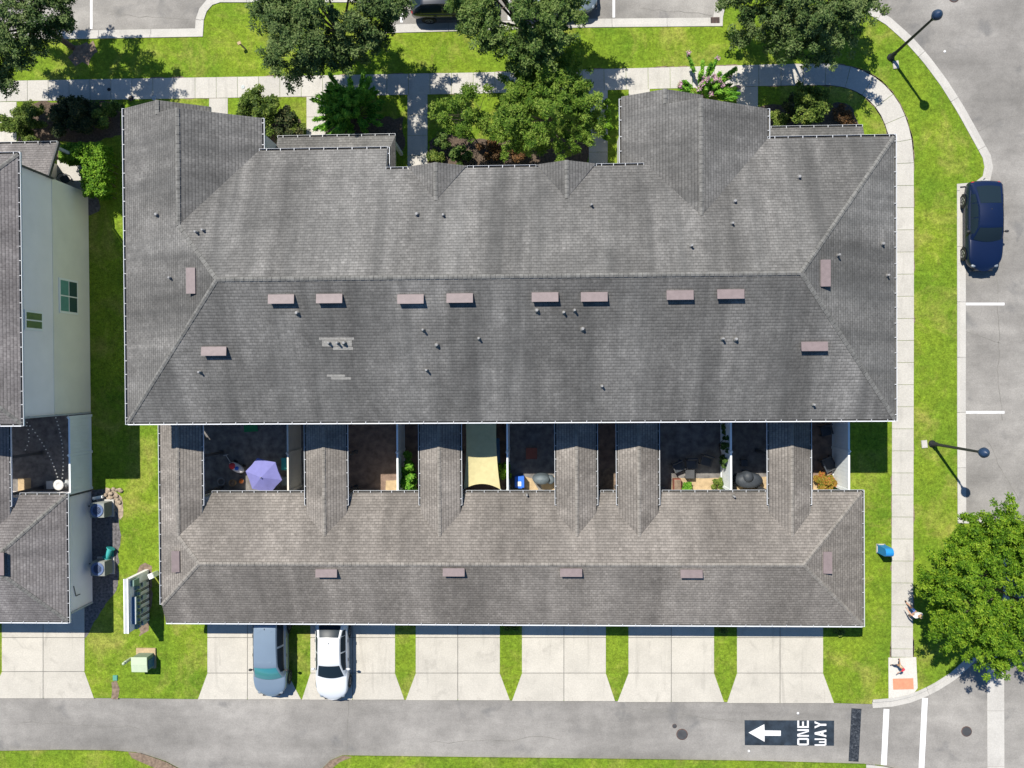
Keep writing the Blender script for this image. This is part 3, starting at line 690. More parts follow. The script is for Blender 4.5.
for l, r in ((207.5,287.5),(310.5,395),(415.8,499.8),(522,605.8),(628.5,714),(737,823)):
    x0, x1 = G(l,640).x+.15, G(r,640).x-.15
    d = MB().box(((x0+x1)/2,-12.76,1.1), (x1-x0,.06,2.15)).build('garage_door', 'white', B); mb = MB()
    for i in range(4):
        for j in range(4): mb.box((x0+(x1-x0)*(i+.5)/4,-12.80,.3+.52*j), ((x1-x0)/4*.8,.02,.34))
    mb.build('door_panel', 'vinyl', d)
# roof furniture
def onplane(px, py, f):
    z = 7.0
    for _ in range(8): p = G(px, py, z); z = f(p)
    return Vector((p.x, p.y, z))
fS = lambda p: zS(p.y)
fN = lambda p: zN(p.y)
fW = lambda p: ZE+.5*(p.x-Wm)
fE = lambda p: ZE+(ZR-ZE)/(Em-11.5)*(Em-p.x)
gS = lambda p: ZG+s5*(p.y-Sg)
gN = lambda p: ZG+s5*(Ng-p.y)
gW = lambda p: ZC+s5*(p.x-Wg)
gE = lambda p: ZG+s5*(Eg-p.x)
for x, y in ((282,298),(330,297.5),(411,298),(460,297),(545,296),(594,295.8),(679.5,294),(730,293),(215,350),(813.5,345.2)):
    box_vent(onplane(x, y, fS)+Vector((0,0,.03)), (0,-kS,1), (1,0,0), roof)
box_vent(onplane(193.5,281,fW)+Vector((0,0,.03)), (-.5,0,1), (0,1,0), roof); box_vent(onplane(823,273.5,fE)+Vector((0,0,.03)), (.538,0,1), (0,1,0), roof)
for x, y in ((327,571.5),(454,570.5),(571,570.8),(691,572)): box_vent(onplane(x, y, gS)+Vector((0,0,.03)), (0,-s5,1), (1,0,0), groof, 1.08, .34)
box_vent(onplane(178,561,gW)+Vector((0,0,.03)), (-s5,0,1), (0,1,0), groof, 1.08, .34); box_vent(onplane(825.5,562,gE)+Vector((0,0,.03)), (s5,0,1), (0,1,0), groof, 1.08, .36)
for f, L in ((fS, [(297.5,313),(329.5,343),(338.3,343),(344.5,343),(200.5,372),(423.5,330),(437,345),(479,338.5),(427,370),(537,310.5),(563.8,312.5),(574.5,310.5),(582.7,329),(602,386),(722.3,338.8),(735.6,339.2),(813,404.5)]),
             (fN, [(417,214.5),(443.5,215.5),(591.3,205.5),(734.5,201.5),(732,223.8),(691,246.3),(798.7,177.3),(204,230.5),(197.5,232.5)]),
             (fW, [(157.5,214.8),(171,278)]), (fE, [(882,244),(887,275.5),(837.5,255.5)])):
    for i, (x, y) in enumerate(L): pipe(onplane(x, y, f), roof, .05 if i % 3 else .065, .22+.05*(i % 3))
for x, y in ((527,494.5),(733.5,496)): pipe(onplane(x, y, gN), groof, .05, .3)
# newer replacement shingles round the three black pipes
for x0, x1, y0, y1 in ((319,354,337.5,340),(322,352,340.3,346.5),(333,353,347,350),(327,345,374.5,376.8),(331,351,377.2,379.6)):
    q = [onplane(a, b, fS)+Vector((0,0,.008)) for a, b in ((x0,y0),(x1,y0),(x1,y1),(x0,y1))]
    MB().poly(list(reversed(q))).build('replacement_shingle', 'shingle_new', roof)

# neighbour
NB = thing('townhouse_block', 'neighbouring townhouse at the left edge with pale walls and two windows, cut by the frame', 'building', (-33, 0, 0))
Ex, Sx, Nx = -25.5, -2.17, 11.02; yR = (Sx+Nx)/2; kk = .4167; ZN_ = 6.75; zr = ZN_+kk*(Nx-Sx)/2; xr = Ex-(Nx-Sx)/2; XW = -46
mb = MB(); slope(mb, [(XW,Sx,ZN_),(Ex,Sx,ZN_),(xr,yR,zr),(XW,yR,zr)]); slope(mb, [(Ex,Sx,ZN_),(Ex,Nx,ZN_),(xr,yR,zr)]); slope(mb, [(XW,Nx,ZN_),(Ex,Nx,ZN_),(xr,yR,zr),(XW,yR,zr)])
nr = mb.build('main_roof', ['shingle_far', 'trim_grey'], NB); cap(nr, (Ex,Sx,ZN_),(xr,yR,zr)); cap(nr, (Ex,Nx,ZN_),(xr,yR,zr)); cap(nr, (xr,yR,zr),(XW,yR,zr))
gutter((XW,Sx,ZN_),(Ex,Sx,ZN_),(0,-1,0),NB); gutter((Ex,Sx-.1,ZN_),(Ex,Nx+.1,ZN_),(1,0,0),NB); gutter((XW,Nx,ZN_),(Ex+.1,Nx,ZN_),(0,1,0),NB)
pipe((-26.6,5.2,ZN_+kk*.8), nr, .06, .3)
wall('lower_wall', (-45.5,-25.88,-1.9,10.67), 0, 3.43, 'stucco_lo', NB); wall('upper_wall', (-45.48,-25.90,-1.88,10.65), 3.43, 6.68, 'stucco_up', NB)
def nwin(px, name='window'):
    (xa, ya, za), (xb, yb, zb) = px
    f = MB().box((-25.87,(ya+yb)/2,(za+zb)/2), (.06,abs(ya-yb)+.16,abs(zb-za)+.16)).build(name, 'white', NB)
    n = 2 if zb-za > 1.4 else 1; k = MB(); q = MB()
    for i in range(2):
        for j in range(n):
            h = (zb-za)/n; wv = (yb-ya)/2; c = (-25.84, ya+wv*(i+.5), za+h*(j+.5))
            (k if j == 0 or n == 1 and i == 0 else q).box(c, (.02,abs(wv)-.07,h-.07))
    k.build('pane', 'pane', f)
    if q.f: q.build('blind', 'blind', f)
nwin(((0,G(60,312.5,2).y,1.27),(0,G(60,281,2).y,2.85))); nwin(((0,G(30,329,5).y,4.45),(0,G(30,312.5,5).y,5.75)))
downspout(-25.82, 10.66, 3.4, 6.6, NB, 'trim_dark'); downspout(-25.84, -1.9, .1, 6.6, NB, 'trim_grey')
mb = MB(); slope(mb, [(-33,10.66,3.9),(-25.83,10.66,3.9),(-25.83,12.65,3.0),(-33,12.65,3.0)], 0, .12); mb.build('porch_roof', ['shingle_far', 'trim_dark'], NB)
gutter((-33,12.65,3.0),(-25.83,12.65,3.0),(0,1,0),NB); MB().box((-25.75,11.66,3.42), (.08,2.24,.16), tilt=Matrix.Rotation(-math.atan(.9/1.99),3,'X')).build('rake_trim', 'trim_dark', NB)
MB().box((-25.92,12.45,1.45), (.14,.14,2.9)).build('porch_post', 'trim_grey', NB); wall('porch_wall', (-33,-27.6,10.67,12.3), 0, 2.9, 'stucco_lo', NB); wall('porch_floor', (-27.6,-25.9,10.67,12.55), 0, .12, 'kerb', NB)
GE = -25.74; GC = G(11,460,3.13).x-.1
mb = MB(); yg = (-13.1-6.25)/2; zg = 2.7+kk*3.425
slope(mb, [(XW,-13.1,2.7),(GE,-13.1,2.7),(GE-3.425,yg,zg),(XW,yg,zg)]); slope(mb, [(GE,-13.1,2.7),(GE,-6.25,2.7),(GE-3.425,yg,zg)])
slope(mb, [(XW,-6.25,2.7),(GC-2.4,-6.25,2.7),(GC-2.3,-7.28,3.13),(GC-1.15,-8.41,3.6),(GC,-7.28,3.13),(GC+.26,-6.25,2.7),(GE,-6.25,2.7),(GE-3.425,yg,zg),(XW,yg,zg)])
ngr = mb.build('garage_roof', ['shingle_far', 'trim_grey'], NB); cap(ngr, (GE,-13.1,2.7),(GE-3.425,yg,zg)); cap(ngr, (GE,-6.25,2.7),(GE-3.425,yg,zg)); cap(ngr, (GE-3.425,yg,zg),(XW,yg,zg))
gutter((XW,-13.1,2.7),(GE,-13.1,2.7),(0,-1,0),NB); gutter((GE,-13.2,2.7),(GE,-6.15,2.7),(1,0,0),NB); gutter((GC+.26,-6.25,2.7),(GE,-6.25,2.7),(0,1,0),NB)
box_vent((-28.6,yg,2.7+kk*2.86+.04), (kk,0,1), (0,1,0), ngr, 1.15, .42)
cx1 = G(11,460,3.13).x-.1; cx2, cx0 = cx1-1.15, cx1-2.3
mb = MB(); slope(mb, [(cx1,-1.9,3.13),(cx2,-1.9,3.6),(cx2,-8.4,3.6),(cx1,-7.28,3.13)]); slope(mb, [(cx0,-1.9,3.13),(cx2,-1.9,3.6),(cx2,-8.4,3.6),(cx0,-7.28,3.13)]); mb.build('breezeway_roof', ['shingle_far', 'trim_grey'], NB)
gutter((cx1,-1.95,3.13),(cx1,-6.8,3.13),(1,0,0),NB,.1)
for yy in (-2.1, -4.2, -6.2): MB().box((cx1-.2, yy, 1.46), (.14, .14, 2.9)).box((cx1-.2, yy, .08), (.2, .2, .14)).build('breezeway_post', 'trim_dark', NB)
bed('courtyard_floor', [(-60,405),(3,405),(3,494),(-60,494)], 'dark_paver', .006, 0)
wall('garage_wall', (-45.5,-25.9,-12.78,-6.42), 0, 2.62, 'stucco_up', NB); downspout(-25.86,-6.36,.1,2.6,NB,'trim_dark'); downspout(-25.86,-12.80,.1,2.6,NB,'trim_grey')
mb = MB(); mb.tube((-25.86,-11.4,1.9),(-25.86,-12.0,1.7),.02); mb.tube((-25.86,-12.0,1.7),(-25.86,-12.0,1.3),.02); mb.build('conduit', 'trim_dark', NB)
d = MB().box(((-25.9-.3-2.3),-12.80,1.1), (4.5,.06,2.15)).build('garage_door', 'white', NB)

# ------------------------------------------------------------------ fences
def fence(x, y0, y1, h, label, mat='vinyl', th=.09, post=True):
    o = thing('privacy_fence', label, 'fence', (x, (y0+y1)/2, 0))
    mb = MB(); n = max(4, int(abs(y1-y0)/.2)); 
    for i in range(n):
        yy = y0+(y1-y0)*(i+.5)/n; mb.box((x, yy, h/2), (th*.5, abs(y1-y0)/n-.006, h-.1))
    mb.build('panel', mat, o)
    MB().box((x, (y0+y1)/2, h-.03), (th, abs(y1-y0), .09)).box((x, (y0+y1)/2, .12), (th, abs(y1-y0), .12)).build('rail', mat, o)
    if post:
        for yy in (y0+.07, (y0+y1)/2, y1-.07):
            q = MB(); q.box((x, yy, h/2+.03), (.13,.13,h+.06)); q.lathe([(.095,h+.06),(.095,h+.09),(.0,h+.16)], (x,yy,0), 4); q.build('post', mat, o)
    return o
fence(G(301,470).x,-6.2,-1.9,2.35,'beige privacy fence beside the purple parasol courtyard','beige_vinyl')
fence(G(404.5,470).x,-6.2,-1.9,2.2,'white privacy fence beside the leafy plants in the brown courtyard')
fence(-1.87,-6.2,-1.9,2.2,'white privacy fence between the yellow shade sail and the covered grill')
fence(G(721,470).x,-6.2,-1.9,2.4,'white privacy fence between the patio chairs and the dark draped furniture')
fence(G(832.5,470).x,-6.2,-1.9,2.4,'white privacy fence closing the courtyard nearest the street sidewalk')
fence(-25.86,-6.3,-2.0,2.15,'pale privacy fence linking the neighbouring house and its garage')

# ------------------------------------------------------------------ foliage
def leaf_cloud(centres, per, cr, ln, wd, up=.5, rad=None, seed=1, tint_base=.4, flat_=1.0, droop=0.0):
    r = np.random.default_rng(seed); C = np.asarray(centres, float); n = len(C)*per
    idx = np.repeat(np.arange(len(C)), per)
    d = r.normal(size=(n,3)); d /= np.linalg.norm(d, axis=1)[:,None]
    rr = cr*(r.random(n)**.5)[:,None]; p = C[idx]+d*rr*np.array([1,1,flat_])
    nm = r.normal(size=(n,3)); nm[:,2] = np.abs(nm[:,2])+up; nm /= np.linalg.norm(nm, axis=1)[:,None]
    if rad is not None:
        t = rad(p)+r.normal(size=(n,3))*.45
    else: t = d+r.normal(size=(n,3))*.8
    t[:,2] -= droop
    t -= nm*(t*nm).sum(1)[:,None]; t /= np.linalg.norm(t, axis=1)[:,None]+1e-9
    s = np.cross(nm, t); L = ln*(.6+.8*r.random(n))[:,None]; W = wd*(.6+.8*r.random(n))[:,None]
    V = np.stack([p-t*L*.5, p+s*W*.5-t*L*.05, p+t*L*.5, p-s*W*.5-t*L*.05], 1).reshape(-1,3)
    ct = r.random(len(C)); tint = np.clip(tint_base+(ct[idx]-.5)*.62+r.normal(size=n)*.24, 0, 1)
    return V, tint
def leaf_mesh(name, parts, mat, parent=None, org=(0,0,0)):
    V = np.concatenate([a for a, b in parts])-np.asarray(org); t = np.concatenate([b for a, b in parts]); n = len(t)
    me = bpy.data.meshes.new(name); me.vertices.add(4*n); me.vertices.foreach_set('co', V.astype(np.float32).ravel())
    me.loops.add(4*n); me.loops.foreach_set('vertex_index', np.arange(4*n, dtype=np.int32)); me.polygons.add(n)
    me.polygons.foreach_set('loop_start', np.arange(0,4*n,4,dtype=np.int32)); me.update()
    ca = me.color_attributes.new('tint','FLOAT_COLOR','CORNER'); a = np.ones((4*n,4),np.float32); a[:,:3] = np.repeat(t,4)[:,None]; ca.data.foreach_set('color', a.ravel())
    me.materials.append(M[mat]); me.validate()
    o = bpy.data.objects.new(name, me); COL.objects.link(o)
    if parent is not None: o.parent = parent
    return o
def crown_points(c, rx, ry, rz, n, seed, lobes=.22, inner=.45, low=-.45, avoid=None):
    """foliage masses on sub-branches: ragged tufts and shoots with gaps between them"""
    r = np.random.default_rng(seed); out = []; ph = r.random(6)*6.28; per = 8 if n > 150 else 4
    while len(out) < n:
        d = r.normal(size=3); d /= np.linalg.norm(d)
        if d[2] < low: continue
        az = math.atan2(d[1], d[0])
        k = 1+lobes*(math.sin(3*az+ph[0])*.5+math.sin(5*az+ph[1]+2*d[2])*.45+math.sin(8*az+ph[2]+3*d[2])*.3+math.sin(4*d[2]*3+ph[3])*.3)
        q = inner+(1-inner)*r.random()**.5
        t = np.array((d[0]*rx*k*q, d[1]*ry*k*q, d[2]*rz*k*q)); sc = min(rx, ry)
        o = np.array((d[0], d[1], .25*d[2])); grow = r.random() < .45
        for m in range(per):
            if grow: p = t+o*sc*.055*(m-3)+r.normal(size=3)*sc*.035
            else: p = t+r.normal(size=3)*sc*np.array((.10,.10,.065))
            p = p+np.array(c)
            if avoid is not None and any((p[0]-a_[0])**2+(p[1]-a_[1])**2 < a_[2]**2 for a_ in avoid): continue
            out.append(tuple(p))
    return np.array(out[:n])
def tree(name, label, cx, cy, h, r_, rz, mat, seed, n=330, per=85, cr=.27, ln=.145, wd=.062, tb=.44, trunk=.17, base=None, lobes=.22, ry=None, group=None, cat='tree', avoid=None):
    c = G(cx, cy, h); b = base or Vector((c.x, c.y, 0))
    o = thing(name, label, cat, b, 0, group)
    pts = crown_points(c, r_, ry or r_, rz, n, seed, lobes, avoid=avoid)
    V = leaf_cloud(pts, per, cr, ln, wd, .9, None, seed, tb, .75)
    leaf_mesh('crown', [V], mat, o, b)
    mb = MB(); top = Vector((c.x, c.y, h-rz*.35)); fork = b.lerp(top, .55)
    mb.tube(b, fork, trunk, trunk*.75, 10)
    rr = random.Random(seed)
    for k in range(9):
        q = Vector(pts[rr.randrange(len(pts))]); m = fork.lerp(q, .5)+Vector((rr.uniform(-.2,.2),rr.uniform(-.2,.2),.15)); mb.tube(fork, m, trunk*.5, trunk*.3, 7); mb.tube(m, q, trunk*.3, trunk*.1, 6)
        for _ in range(3):
            q2 = Vector(pts[rr.randrange(len(pts))]); 
            if (q2-m).length < r_*.9: mb.tube(m, q2, trunk*.22, trunk*.06, 5)
    mb.build('trunk', 'bark', o)
    return o
tree('oak_tree', 'dark leafy oak filling the top left corner beside the parking bay', 2, -2, 6.0, 3.4, 2.3, 'oak', 11, 1250, 62, tb=.56)
tree('oak_tree', 'dark dense oak on the verge above the bright green palm bush', 326, 9, 6.0, 3.4, 2.2, 'oak', 12, 1250, 62, tb=.6, ry=2.8)
tree('oak_tree', 'large mid green oak between two parked dark cars', 519, -1, 6.0, 3.4, 2.3, 'oak2', 13, 1250, 62, tb=.6, ry=3.0)
tree('oak_tree', 'grey green oak on the corner verge left of the upper street lamp', 802, -8, 4.8, 3.6, 2.3, 'oak', 14, 1250, 62, tb=.66, ry=2.95)
tree('shade_tree', 'bright green round street tree at the right edge above the crosswalk', 1003, 591, 4.4, 3.75, 2.5, 'lime', 15, 1800, 66, .24, .14, .058, .52, lobes=.13, avoid=[(*G(912,612,4.0).xy, 1.0), (*G(899,584,4.4).xy, 1.15), (*G(905,596,4.2).xy, .9)])
tree('crape_tree', 'light green airy tree overlapping the top roof edge by the centre walk', 550, 108, 4.5, 2.55, 2.0, 'light', 16, 760, 62, .24, .17, .05, .55, .08, lobes=.3)
tree('crape_tree', 'slim see through young tree in the bed between two front walks', 464, 112, 3.3, 1.55, 1.3, 'light', 17, 120, 60, .26, .14, .05, .45, .05, lobes=.35)
def bush(name, label, cx, cy, h, r_, rz, mat, seed, n=60, per=60, cr=.22, ln=.13, wd=.075, tb=.45, ry=None, lobes=.25, cat='shrub', up=1.1, group=None):
    c = G(cx, cy, h); b = Vector((c.x, c.y, 0)); o = thing(name, label, cat, b, 0, group)
    n = int(n*1.7); pts = crown_points((c.x, c.y, max(h, rz*.5)), r_, ry or r_, rz, n, seed, lobes, .3, -.3)
    leaf_mesh('foliage', [leaf_cloud(pts, per, cr, ln, wd, up, None, seed, tb, .8)], mat, o, b)
    mb = MB(); rr = random.Random(seed)
    for k in range(6): mb.tube(b, Vector(pts[rr.randrange(n)]), .03, .01, 5)
    mb.build('stem', 'bark', o); return o
# bright feathery bush
def sprays(name, label, cx, cy, h, nst, L, mat, seed, cat, lw=(.26,.055), spread=.9, per=26, flower=None):
    c = G(cx, cy, h*.6); b = Vector((c.x, c.y, 0)); o = thing(name, label, cat, b); r = random.Random(seed); VV = []; FF = []; mb = MB()
    for i in range(nst):
        az = r.uniform(0, 6.28); e = r.uniform(.02, 1.0)*spread; d = Vector((math.cos(az)*math.sin(e), math.sin(az)*math.sin(e), math.cos(e)))
        l = L*r.uniform(.7, 1.1); p0 = b+Vector((math.cos(az)*.12, math.sin(az)*.12, 0)); tip = b+d*l+Vector((0,0,h*.1)); m = p0.lerp(tip, .6)+Vector((0,0,.25*l*.3))
        mb.tube(p0, m, .018, .012, 5); mb.tube(m, tip, .012, .005, 5)
        pts = [m.lerp(tip, t)+Vector((0,0,0)) for t in np.linspace(-.1, 1.02, 11)]
        VV.append(leaf_cloud([tuple(p) for p in pts], per//2, .10, lw[0], lw[1], 1.1, lambda P, dd=np.array(d): np.tile(dd, (len(P),1))*1.4, seed*100+i, .62+r.uniform(-.2,.3)))
        if flower and r.random() < .5: FF.append(leaf_cloud([tuple(tip+Vector((0,0,.1)))], 45, .16, .07, .06, .5, None, seed+i, .6))
    leaf_mesh('foliage', VV, mat, o, b); mb.build('stem', 'bark', o)
    if FF: leaf_mesh('blossom', FF, flower, o, b)
    return o
sprays('palm_bush', 'vivid green feathery bush beside the front walk below the dark oak', 347, 103, 3.4, 76, 2.3, 'vivid', 31, 'bush', (.34,.085), 1.3, 34)
sprays('flowering_bush', 'upright bush with pale pink blossoms at the top edge of the right gable', 705, 88, 2.2, 44, 2.1, 'vivid', 32, 'bush', (.22,.075), 1.2, 30, 'pinkflower')
bush('shrub', 'dark green spreading shrub tucked beside the left front gable', 258, 111, 1.0, 1.25, .9, 'olive', 41, 70, 60, .25, .16, .07, .38)
bush('shrub', 'dark reddish low shrub behind the left gable near the porch roof', 283, 125, .6, .95, .7, 'darkleaf', 42, 50, 50, .22)
bush('shrub', 'small yellow green ball shrub above the left porch roof', 296, 127, .4, .45, .42, 'olive', 43, 22, 45, .15, .09, .055, .6)
bush('shrub', 'round olive bush beside the top right porch roof', 811, 106, 2.1, .98, 1.0, 'olive', 44, 70, 60, .22, .13, .08, .52)
bush('shrub', 'low rust tinted shrub right of the round olive bush', 842, 116, .4, .62, .42, 'redleaf', 45, 30, 50, .18, .11, .06)
bush('shrub', 'small yellowish shrub at the left end of the right porch bed', 778, 119, .4, .5, .42, 'olive', 46, 24, 45, .17, .1, .06, .6)
bush('shrub', 'dark green shrub between the yellowish shrub and the olive bush', 790, 108, .5, .6, .5, 'darkleaf', 146, 24, 45, .2)
bush('shrub', 'rounded clipped olive bush by the top left walk', 28, 125, .8, 1.15, .85, 'olive', 47, 170, 60, .2, .10, .06, .5)
bush('shrub', 'large shadowed shrub behind the neighbouring porch roof', 74, 117, .9, 1.6, .9, 'darkleaf', 48, 190, 60, .26, .16, .07, .4, .85)
bush('shrub', 'leggy shrub with yellow leaves beside the left gable wall', 105, 118, .7, .85, .8, 'olive', 49, 34, 40, .22, .15, .07, .5)
bush('shrub', 'small round green shrub in the bed left of the young tree', 441, 141, .5, .5, .5, 'oak2', 50, 26, 45, .18, .1, .06, .5)
bush('shrub', 'low shrub at the roof edge beside the second front walk', 436, 156, .3, .45, .4, 'olive', 51, 24, 45, .17)
bush('shrub', 'green ground shrub below the young tree by the roof edge', 462, 156, .4, .6, .5, 'oak2', 52, 30, 45, .18)
bush('shrub', 'brownish low shrub between young tree and airy tree', 490, 148, .4, .75, .5, 'redleaf', 53, 36, 45, .2)
bush('shrub', 'orange tinted shrub under the airy tree at the roof edge', 517, 152, .4, .6, .5, 'redleaf', 55, 26, 45, .2)
bush('shrub', 'slender green shrub beside the right gable wall', 606, 118, .7, .35, .8, 'hedge', 56, 30, 45, .16, .11, .06, .6, 1.35)
bush('shrub', 'small shrub at the left corner gable foot', 116, 110, .5, .5, .5, 'oak2', 57, 24, 45, .2)
bush('shrub', 'leafy plant sprawling beside the fence in the brown courtyard', 409, 475, .9, .48, .9, 'vivid', 58, 40, 30, .2, .2, .11, .6, .95)
bush('shrub', 'bright plant between the shade sail and the white fence', 503.5, 466, .8, .3, .7, 'hedge', 59, 22, 34, .16, .17, .09, .65, .75)
bush('shrub', 'yellow and red leaved shrub at the end courtyard garage wall', 826.5, 482, .6, .68, .45, 'croton', 60, 44, 45, .16, .13, .07, .5, .42)
bush('shrub', 'green plant on the tan strip beside the brick box', 689, 486, .3, .3, .3, 'vivid', 61, 14, 40, .13, .12, .07, .6)
bush('shrub', 'olive plant on the tan strip beside the white fence', 721, 484, .4, .48, .4, 'olive', 62, 26, 40, .15, .12, .06, .6, .35)
bush('vine', 'dark climbing vine on the courtyard side of the white fence', 723.5, 446, 1.1, .16, 1.0, 'oak2', 63, 60, 26, .12, .11, .07, .3, 1.5, cat='vine')
bush('shrub', 'small sprig under the garage eave on the right lawn', 838, 631.5, .2, .35, .25, 'olive', 64, 14, 40, .14, .1, .05, .5, .16)
for x, y, l in ((510,628.5,'in the grass strip left of the middle driveway'),(519,629.5,''),(721,631,'')):
    if l: bush('shrub', 'dark weed clump under the garage eave '+l, x, y, .2, .3, .25, 'olive', int(x), 12, 40, .13, .1, .05, .4, .16)
bush('shrub', 'dark weed clump under the garage eave in the rightmost narrow grass strip', 725, 630.5, .2, .3, .25, 'olive', 65, 12, 40, .13, .1, .05, .4, .16)
# clipped hedge: one L-shaped block
hp = G(85,165,.8); ho = thing('hedge', 'bright green clipped hedge wrapping the neighbouring porch corner', 'hedge', (hp.x, hp.y, 0))
r0 = np.random.default_rng(5); a0, a1 = G(60,152,1.6), G(102,190,1.6); pts = []
for k in range(900):
    if k % 2: pts.append((r0.uniform(a0.x, a1.x), a0.y+r0.uniform(-.45,.4), 1.75*r0.random()**.45))
    else: pts.append((a1.x+r0.uniform(-1.05,.1), r0.uniform(a1.y-.2, a0.y+.3), 1.75*r0.random()**.45))
leaf_mesh('foliage', [leaf_cloud(pts, 40, .17, .10, .07, 1.5, None, 5, .6)], 'hedge', ho, (hp.x, hp.y, 0))
mb = MB()
for k in range(0, 40): p = pts[k*6]; mb.tube((p[0],p[1],0), p, .018, .008, 5)
mb.build('stem', 'bark', ho)

# ------------------------------------------------------------------ cars (local frame: front = +Y, origin on the asphalt)
def car(name, label, loc, rz, paint, L, W, Hr, belt, hood, yws, yrf, yrr, yrb, glass_='car_glass', deck=None, wr=.60, group=None, rack=False, roundf=.16, cat='car'):
    o = thing(name, label, cat, loc, rz, group); w_ = W/2; deck = deck or hood; zb = .20
    # body: lofted cross sections
    st = [(-.5,.74,.46,.60),(-.49,.86,.36,deck-.12),(-.455,.94,.27,deck-.03),(-.38,.985,.22,deck),(-.25,1,.2,belt-.01),(-.1,1,.2,belt),(.05,1,.2,belt),(.16,1,.2,belt-.02),(yws/L+.02,.995,.2,hood+.03),(.32,.98,.21,hood-.01),(.39,.94,.24,hood-.06),(.44,.83,.28,hood-.13),(.478,.67,.34,hood-.23),(.5,.44,.42,hood-.32)]
    sec = lambda fw, zb_, zt: [(.84*w_*fw,zb_),(.96*w_*fw,zb_+.10),(1.0*w_*fw,zb_+(zt-zb_)*.50),(.985*w_*fw,zb_+(zt-zb_)*.80),(.955*w_*fw,zt-.035),(.90*w_*fw,zt),(.55*w_*fw,zt+.022),(0,zt+.03)]
    V = []; n = 15
    for yf, fw, zb_, zt in st:
        h_ = sec(fw, zb_, zt); ring = h_+[(-x, z) for x, z in reversed(h_[:-1])]
        for x, z in ring:
            bow = 1-(x/(w_*fw))**2
            y = yf*L + (.10 if yf > .4 else -.06 if yf < -.44 else 0)*(bow-.6)
            V.append((x, y, z))
    Fc = [(i*n+j, i*n+j+1, (i+1)*n+j+1, (i+1)*n+j) for i in range(len(st)-1) for j in range(n-1)]
    Fc += [((i+1)*n, (i+1)*n+n-1, i*n+n-1, i*n) for i in range(len(st)-1)]
    Fc += [tuple(range(n)), tuple(reversed(range((len(st)-1)*n, len(st)*n)))]
    mb = MB(); mb.mesh(V, Fc, 0, 1, True); mb.build('body', paint, o, True, subsurf=1)
    wb = .915*w_; wt = wr*W/2/.5*.5*1.0
    wt = wr*w_*1.08
    kn = [(yws, belt+.0), (yrf, Hr-.045), (yrr, Hr-.05), (yrb, (deck if deck > belt-.08 else belt-.02)+.02)]
    def prof(u):
        if u <= 1:  t = u; y = kn[0][0]+(kn[1][0]-kn[0][0])*t; z = kn[0][1]+(kn[1][1]-kn[0][1])*(t+.12*math.sin(math.pi*t)*.6)
        elif u <= 2: t = u-1; y = kn[1][0]+(kn[2][0]-kn[1][0])*t; z = kn[1][1]+(kn[2][1]-kn[1][1])*t+.05*math.sin(math.pi*t)
        else: t = u-2; y = kn[2][0]+(kn[3][0]-kn[2][0])*t; z = kn[2][1]+(kn[3][1]-kn[2][1])*(t-.10*math.sin(math.pi*t)*.7)
        return y, z
    def wtop(u): return wb*.93+(wt-wb*.93)*min(1, u) if u <= 1 else wt-.02*w_*math.sin((u-1)*math.pi*.5) if u <= 2 else wt+(wb*.86-wt)*(u-2)
    def top(u, v):
        y, z = prof(u); b = 1-v*v; f = (1-u) if u < 1 else 0; r = (u-2) if u > 2 else 0
        return Vector((v*wtop(u), y+.16*b*f-.10*b*r+.02*b*(1 if u < 1 else 0), z+.045*b*(1-max(f, r))+.004))
    def side(u, t, s): 
        p = top(u, s); q = Vector((s*wb, p.y, belt-.02)); k = q.lerp(p, t); k.x += s*.03*math.sin(math.pi*t)*(1 if 0.2 < u < 2.9 else .3); return k
    def patch(fn, a0, a1, b0, b1, na, nb, off, mb):
        V = []
        for i in range(na+1):
            for j in range(nb+1):
                a, b = a0+(a1-a0)*i/na, b0+(b1-b0)*j/nb; p = fn(a, b)
                if off:
                    e = .01; nrm = (fn(a+e, b)-fn(a-e, b)).cross(fn(a, b+e)-fn(a, b-e))
                    if nrm.length > 1e-9:
                        nrm.normalize(); c = p-Vector((0, (yrf+yrr)/2, belt-.2))
                        if nrm.dot(c) < 0: nrm = -nrm
                        p = p+nrm*off
                V.append(p)
        mb.mesh(V, [(i*(nb+1)+j, i*(nb+1)+j+1, (i+1)*(nb+1)+j+1, (i+1)*(nb+1)+j) for i in range(na) for j in range(nb)], 0, 1, True)
    mb = MB(); patch(top, 0, 3, -1, 1, 30, 12, 0, mb); patch(lambda u, t: side(u, t, 1), 0, 3, 0, 1, 30, 4, 0, mb); patch(lambda u, t: side(u, t, -1), 0, 3, 0, 1, 30, 4, 0, mb)
    mb.build('cabin', paint, o, True)
    mb = MB(); patch(top, .07, .93, -.93, .93, 8, 12, .008, mb); mb.build('windshield', glass_, o, True)
    mb = MB(); patch(top, 2.10, 2.86, -.86, .86, 8, 10, .008, mb); mb.build('rear_window', 'car_glass', o, True)
    for s in (1, -1):
        for u0, u1 in ((.50, 1.42), (1.47, 2.12), (2.16, 2.55)):
            mb = MB(); patch(lambda u, t: side(u, t, s), u0, u1, .14, .86, 8, 4, .008, mb); mb.build('side_window', 'car_glass', o, True)
    rw = .335 if Hr < 1.6 else .36
